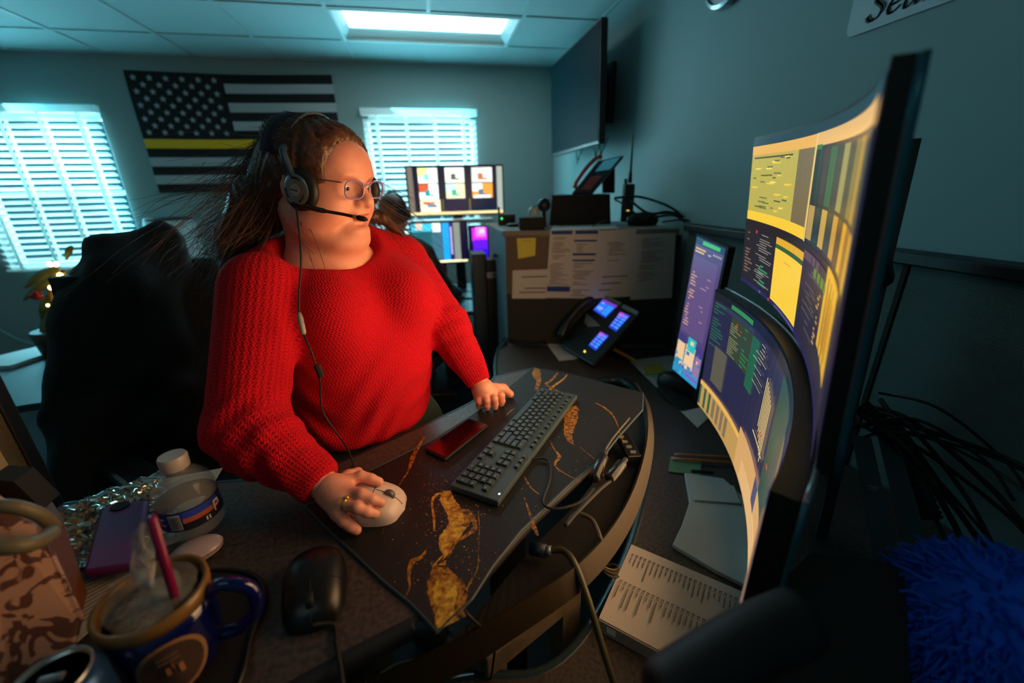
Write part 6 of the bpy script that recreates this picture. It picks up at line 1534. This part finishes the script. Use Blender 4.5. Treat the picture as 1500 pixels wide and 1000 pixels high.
for (u, v), (du, dv), L_, W_, m_ in (((85, 392), (-55, 18), .34, .022, LF), ((85, 405), (-57, 22), .33, .022, LF), ((80, 440), (-26, 12), .16, .024, LF), ((76, 450), (-20, 45), .20, .028, LF), ((90, 395), (-10, 20), .12, .03, LF2), ((82, 415), (-8, 22), .16, .03, LF2),
                                    ((74, 455), (-14, 26), .16, .02, LF), ((86, 390), (-14, -12), .10, .01, BLKM), ((72, 470), (-8, 26), .16, .018, LF2), ((100, 400), (30, -14), .28, .022, LF), ((100, 430), (34, 16), .26, .024, LF), ((70, 430), (-14, 30), .14, .02, LF), ((96, 380), (6, -30), .16, .016, LF)):
    p = PY(u, v, py); e = PY(u+du, v+dv, py-.03); leaf(p, e-p, (e-p).length, W_, m_)
b = MB(); [b.ell(PY(54+r8.uniform(-5, 5), 432+r8.uniform(-5, 5), py-.03), .016) for _ in range(5)]; b.build('berries', mat('berry_red', rgb(150, 20, 30), .4), t, smooth=True)
FL = mat('fairy_light', rgb(255, 210, 90), .4, emit=((1, .70, .22, 1), 9))
for u, v in ((74, 387), (82, 387), (75, 421), (70, 447), (88, 403)): MB().ell(PY(u, v, py-.05), .011 if v < 430 else .006).build('fairy_light', FL, t)
# air purifier on a side table
ay = 3.75; ac = PY(247, 322, ay); ar = (PY(281, 322, ay)-PY(215, 322, ay)).length/2
t = thing('air_purifier', 'round white air purifier with dark top ring behind the chair', 'air purifier', (ac.x, ay, 0))
WP = mat('purifier_white', rgb(150, 166, 168), .5)
MB().lathe([(.001, .01), (ar*1.25, .01), (ar*1.25, .05), (ar*1.05, ac.z-.03), (ar*1.0, ac.z)], (ac.x, ay, 0), 40).build('body', WP, t, smooth=True)
MB().lathe([(ar*1.0, ac.z), (ar*1.02, ac.z+.012), (ar*.90, ac.z+.018), (ar*.78, ac.z+.008)], (ac.x, ay, 0), 40).build('top_ring', BLK, t, smooth=True)
MB().lathe([(ar*.78, ac.z+.006), (.001, ac.z+.010)], (ac.x, ay, 0), 40).build('grille', mat('grille_grey', rgb(150, 170, 174), .5), t)
# ================================================================== far console with the second dispatcher
yf = 3.45
t = thing('far_console_desk', 'far console desk below the monitor wall', 'desk', (.2, 3.2, 0))
FZ = .74
MB().box((.30, 3.30, FZ-.015), (1.35, .95, .03)).build('desk_surface', SD, t)
for x_ in (-.33, .93):
    for y_ in (2.87, 3.73): MB().box((x_, y_, (FZ-.03)/2), (.05, .05, FZ-.03)).build('leg', DGREY, t)
def flatmon(label, quad, rects, y, emitm, standtop, grp='far monitors'):
    P = [PY(u, v, y) for u, v in quad]; P[3].x = P[0].x = (P[0].x+P[3].x)/2; P[1].x = P[2].x = (P[1].x+P[2].x)/2
    P[0].z = P[1].z = (P[0].z+P[1].z)/2; P[2].z = P[3].z = (P[2].z+P[3].z)/2
    t = thing('monitor', label, 'monitor', ((P[0].x+P[1].x)/2, y+.03, FZ), group=grp)
    c = sum(P, V(0, 0, 0))/4; ww, hh_ = P[1].x-P[0].x, P[0].z-P[3].z
    MB().box((c.x, y+.022, c.z), (ww+.025, .035, hh_+.025)).build('housing', BLK, t, bevel=.004)
    b = MB(); decal(b, lambda s, q, o: V(P[3].x+ww*s, y+.004-o, P[3].z+hh_*q), rects, off0=.001, step=.0003); b.build('screen', emitm, t)
    MB().box((c.x, y+.07, (FZ+c.z)/2), (.08, .03, c.z-FZ)).build('neck', BLK, t); MB().box((c.x, y+.05, FZ+.008), (.3, .2, .014)).build('foot', BLK, t, bevel=.004)
    return t
BR = attr_mat('bright_screen', emit=1.6, rough=.3)
W1 = c_(250, 250, 235)
cells = [(0, 0, 1, 1, c_(14, 20, 40)), (0, .05, .055, 1, c_(110, 100, 90)), (.94, .05, 1, 1, c_(150, 160, 150))]
cams = [[c_(250, 240, 150), c_(120, 220, 225), c_(250, 250, 240)], [c_(245, 245, 225), c_(90, 90, 80), c_(240, 240, 225)], [c_(210, 215, 205), c_(180, 110, 80), c_(235, 230, 220)],
        [c_(200, 90, 50), c_(20, 150, 160), c_(240, 250, 250)], [c_(190, 235, 230), c_(40, 170, 150), c_(225, 225, 180)], [c_(235, 240, 240), c_(90, 110, 130), c_(235, 150, 60)]]
for r_ in range(2):
    for q in range(3):
        x0 = .11+.28*q; y0 = .67-.33*r_ ; w_, h_ = .20 if q < 2 else .22, .31; cm = cams[r_*3+q]
        cells += [(x0, y0, x0+w_, y0+h_, cm[2]), (x0, y0+h_*.45, x0+w_*.5, y0+h_, cm[0]), (x0+w_*.3, y0+h_*.1, x0+w_*.75, y0+h_*.6, cm[1]), (x0+w_*.55, y0+h_*.3, x0+w_*.95, y0+h_*.95, cm[2]), (x0+w_*.05, y0, x0+w_*.9, y0+h_*.2, cm[0] if q == 2 else cm[2])]
cells += [(.11, .06, .32, .33, c_(245, 230, 200)), (.14, .22, .26, .28, c_(200, 120, 80)), (.18, .16, .28, .22, c_(90, 140, 180)), (.34, .06, .355, .33, c_(90, 90, 30)), (.355, .06, .63, .33, c_(10, 22, 50)), (.63, .06, .645, .33, c_(100, 96, 30)), (.645, .06, .93, .33, c_(8, 20, 46)), (.0, .0, 1, .06, c_(230, 210, 150))]
flatmon('wide far monitor showing a grid of camera views below the window', ((597, 247), (735, 241), (737, 312), (600, 315)), cells, yf, BR, 1)
lowc = [(0, 0, 1, 1, c_(20, 90, 100)), (0, .8, .4, 1, c_(60, 190, 215)), (.08, .85, .2, 1, c_(230, 200, 180)), (.36, .1, .56, .85, c_(50, 100, 120)), (.38, .78, .53, 1, c_(220, 235, 235)), (.56, .0, .68, 1, c_(20, 150, 230)), (.68, .05, .76, 1, c_(40, 20, 90)), (.76, .0, .88, 1, c_(120, 130, 120)), (.70, .2, .73, .9, c_(180, 170, 210)), (0, 0, 1, .06, c_(240, 235, 180)), (.88, .05, 1, 1, c_(16, 10, 40))]
flatmon('lower far monitor with blue window stripes in front of the officer', ((602, 326), (684, 327), (684, 385), (606, 384)), lowc, 3.25, BR, 1)
purp = [(0, 0, 1, 1, c_(20, 8, 60)), (.1, .55, .95, .98, c_(200, 40, 220)), (.3, .7, .85, 1, c_(255, 120, 255)), (.15, .25, .95, .6, c_(90, 20, 230)), (.25, .02, .95, .3, c_(40, 10, 220)), (.5, .8, .8, .95, c_(255, 190, 250))]
flatmon('narrow far monitor glowing magenta and violet beside the console end', ((689, 332), (715, 333), (716, 379), (690, 378)), purp, 3.22, BR, 1)
# white bar on posts between the upper and lower far monitors
sh_ = [PY(u, v, 3.38) for u, v in ((598, 319), (722, 320), (722, 329), (598, 328))]
t = thing('monitor_shelf', 'pale shelf bar between the upper and lower far monitors', 'shelf', ((sh_[0].x+sh_[1].x)/2, 3.4, FZ))
MB().box(((sh_[0].x+sh_[1].x)/2, 3.40, (sh_[0].z+sh_[2].z)/2), (sh_[1].x-sh_[0].x, .12, .03)).build('bar', WHT, t, bevel=.003)
for q in (.05, .95): x_ = sh_[0].x+(sh_[1].x-sh_[0].x)*q; MB().box((x_, 3.44, (FZ+sh_[2].z)/2), (.03, .03, sh_[2].z-FZ)).build('post', DGREY, t)
# keyboard strip light catching the screen, seen bright
# console end post between the stations
e0_, e1b = PY(692, 372, 2.45), PY(736, 378, 2.45)
t = thing('console_post', 'dark blue console end post with a silver plate beside the cabinet', 'post', (e0_.x+.08, 2.5, 0))
MB().box(((e0_.x+e1b.x)/2-.05, 2.52, e0_.z/2), (e1b.x-e0_.x-.09, .16, e0_.z)).build('side_panel', mat('navy_panel', rgb(28, 52, 66), .5), t, bevel=.006)
c_x = PY(722, 380, 2.42).x; MB().box((c_x, 2.46, e1b.z/2), (.085, .10, e1b.z)).build('column', BLK, t, bevel=.004)
pz_ = PY(719, 403, 2.40).z; MB().box((c_x, 2.406, pz_), (.082, .008, .034)).build('silver_plate', SILV, t); MB().ell((c_x, 2.401, pz_), (.007, .003, .007)).build('lock', BLKM, t)
# seated officer seen from behind
UNI = mat('uniform_black', rgb(13, 14, 18), .85); HR2 = mat('black_hair', rgb(12, 11, 12), .5); SK2 = mat('skin_dim', rgb(190, 130, 105), .5)
hc2 = A3(PD(578, 314, 2.62)); ob = A3((hc2[0], hc2[1], 0))
f2 = A3((.45, .89, 0)); l2 = np.cross(Uz, f2); R2 = np.column_stack([f2, l2, Uz])
def OP(f, l, z): return ob+f2*f+l2*l+Uz*z
hz = hc2[2]
person2 = thing('person', 'seated person in a black uniform and headset facing the far monitors', 'person', tuple(ob))
def osk(P):
    d = ell_d(P, OP(0, 0, hz), (.092, .074, .108), R2); d = smin(d, ell_d(P, OP(.05, 0, hz-.045), (.045, .05, .06), R2), .03); d = smin(d, ell_d(P, OP(.10, 0, hz-.02), (.02, .012, .018), R2), .01)
    d = smin(d, seg_d(P, OP(-.01, 0, hz-.08), OP(-.02, 0, hz-.2), .055, .06), .03)
    for s in (1, -1): d = smin(d, seg_d(P, OP(.42, .22*s, .80), OP(.50, .18*s, .775), .034, .03), .01); d = smin(d, ell_d(P, OP(0, .075*s, hz-.01), (.018, .01, .03), R2), .01)
    for s in (1, -1):
        for q in range(4): d = smin(d, seg_d(P, OP(.50, .18*s+.02*(q-1.5), .778), OP(.56, .18*s+.022*(q-1.5), .765), .0095, .008), .006)
        d = smin(d, seg_d(P, OP(.47, .16*s, .778), OP(.51, .13*s, .768), .011, .009), .006)
    return d
mesh_obj('body', [nets(osk, OP(.2, 0, 1.1)-A3((.45, .5, .5)), OP(.2, 0, 1.1)+A3((.45, .5, .6)), .0085)], SK2, person2)
def oun(P):
    d = ell_d(P, OP(-.03, 0, hz-.33), (.13, .205, .22), R2); d = smin(d, ell_d(P, OP(-.02, 0, .72), (.15, .19, .24), R2), .1); d = smin(d, seg_d(P, OP(-.02, -.15, hz-.22), OP(-.02, .15, hz-.22), .07, .07), .06)
    for s in (1, -1):
        d = smin(d, seg_d(P, OP(-.02, .20*s, hz-.25), OP(.10, .27*s, .92), .068, .055), .03); d = smin(d, seg_d(P, OP(.10, .27*s, .92), OP(.42, .22*s, .81), .055, .04), .02)
        d = smin(d, seg_d(P, OP(.02, .10*s, .55), OP(.42, .13*s, .54), .09, .07), .04); d = smin(d, seg_d(P, OP(.42, .13*s, .54), OP(.40, .13*s, .1), .07, .05), .02)
    d = smin(d, seg_d(P, OP(-.02, 0, hz-.13), OP(-.03, 0, hz-.16), .062, .07), .02)
    return d+.004*np.sin(P[:, 2]*60+3*np.sin(P[:, 0]*20))
mesh_obj('uniform', [nets(oun, OP(.1, 0, .0)-A3((.55, .55, -.02)), OP(.1, 0, hz)+A3((.55, .55, .02)), .016)], UNI, person2)
mesh_obj('hair', [nets(lambda P: smax(ell_d(P, OP(-.012, 0, hz+.02), (.104, .088, .108), R2), ((P-OP(0, 0, hz))@f2)-.045-.3*((P-OP(0, 0, hz))@Uz), .01), hc2-.16, hc2+.16, .007)], HR2, person2)
pch = Vector(OP(-.03, .262, hz-.33)); pq = PD(613, 352, (Vector(OP(-.02, -.25, hz-.28))-Vector(CAM)).length*.90)
pt_ = Vector(OP(-.055, -.235, hz-.31)); MB().ell(pt_, (.018, .045, .055), basis(f2, l2, Uz), 16, 10).build('shoulder_patch', mat('patch_olive', rgb(120, 120, 60), .8, var=(rgb(40, 60, 50), 60, 3)), person2, smooth=True)
for s in (1, -1): mesh_obj('shoe', [nets(lambda P: seg_d(P, OP(.38, .13*s, .05), OP(.55, .14*s, .04), .045, .038), OP(.46, .135*s, .05)-.16, OP(.46, .135*s, .05)+.16, .01)], SHOE, person2)
h2 = thing('headset', 'black headset on the head of the seated person', 'headset', tuple(hc2))
MB().tube([Vector(OP(-.005, math.sin(a)*.094, hz+.01+math.cos(a)*.124)) for a in [(-1.5+3*i/20) for i in range(21)]], .005, 8).build('headband', BLKM, h2, smooth=True)
for s in (1, -1): MB().lathe([(.01, -.012), (.034, -.010), (.034, .010), (.01, .012)], Vector(OP(0, .090*s, hz-.005)), 24, frame_from(Vector(l2))@Matrix.Rotation(math.pi/2, 3, 'Y')).build('ear_cushion', BLKM, h2, smooth=True)
MB().tube(catmull([Vector(OP(.01, -.095, hz-.03)), Vector(OP(.08, -.085, hz-.06)), Vector(OP(.125, -.04, hz-.065))], 5), .004, 6).build('boom', BLKM, h2, smooth=True)
t = thing('office_chair', 'black chair under the seated person', 'office chair', tuple(OP(0, 0, 0)))
MB().box(Vector(OP(.05, 0, .41)), (.48, .46, .07), basis(f2, l2, Uz)).build('seat', CH, t, bevel=.03)
b = MB(); b.grid(lambda a, c: Vector(OP(-.24+.05*(2*a-1)**2-.04*c, .22*(2*a-1), .48+.50*c)), 8, 8); b.build('backrest', CH, t, smooth=True, solid=.04)
MB().tube([Vector(OP(.05, 0, .08)), Vector(OP(.05, 0, .38))], .03, 10).build('gas_column', DGREY, t)
MB().tube([Vector(OP(-.12, 0, .40)), Vector(OP(-.27, 0, .42)), Vector(OP(-.29, 0, .60))], .018, 8).build('back_support', DGREY, t)
for k in range(5):
    a = k*1.2566; dd = V(math.cos(a), math.sin(a), 0); q = Vector(OP(.05, 0, 0)); MB().tube([q+V(0, 0, .10), q+dd*.28+V(0, 0, .07)], [.028, .016], 8).build('base_spoke', BLK, t); MB().ell(q+dd*.28+V(0, 0, .03), .028).build('caster', BLK, t, smooth=True)
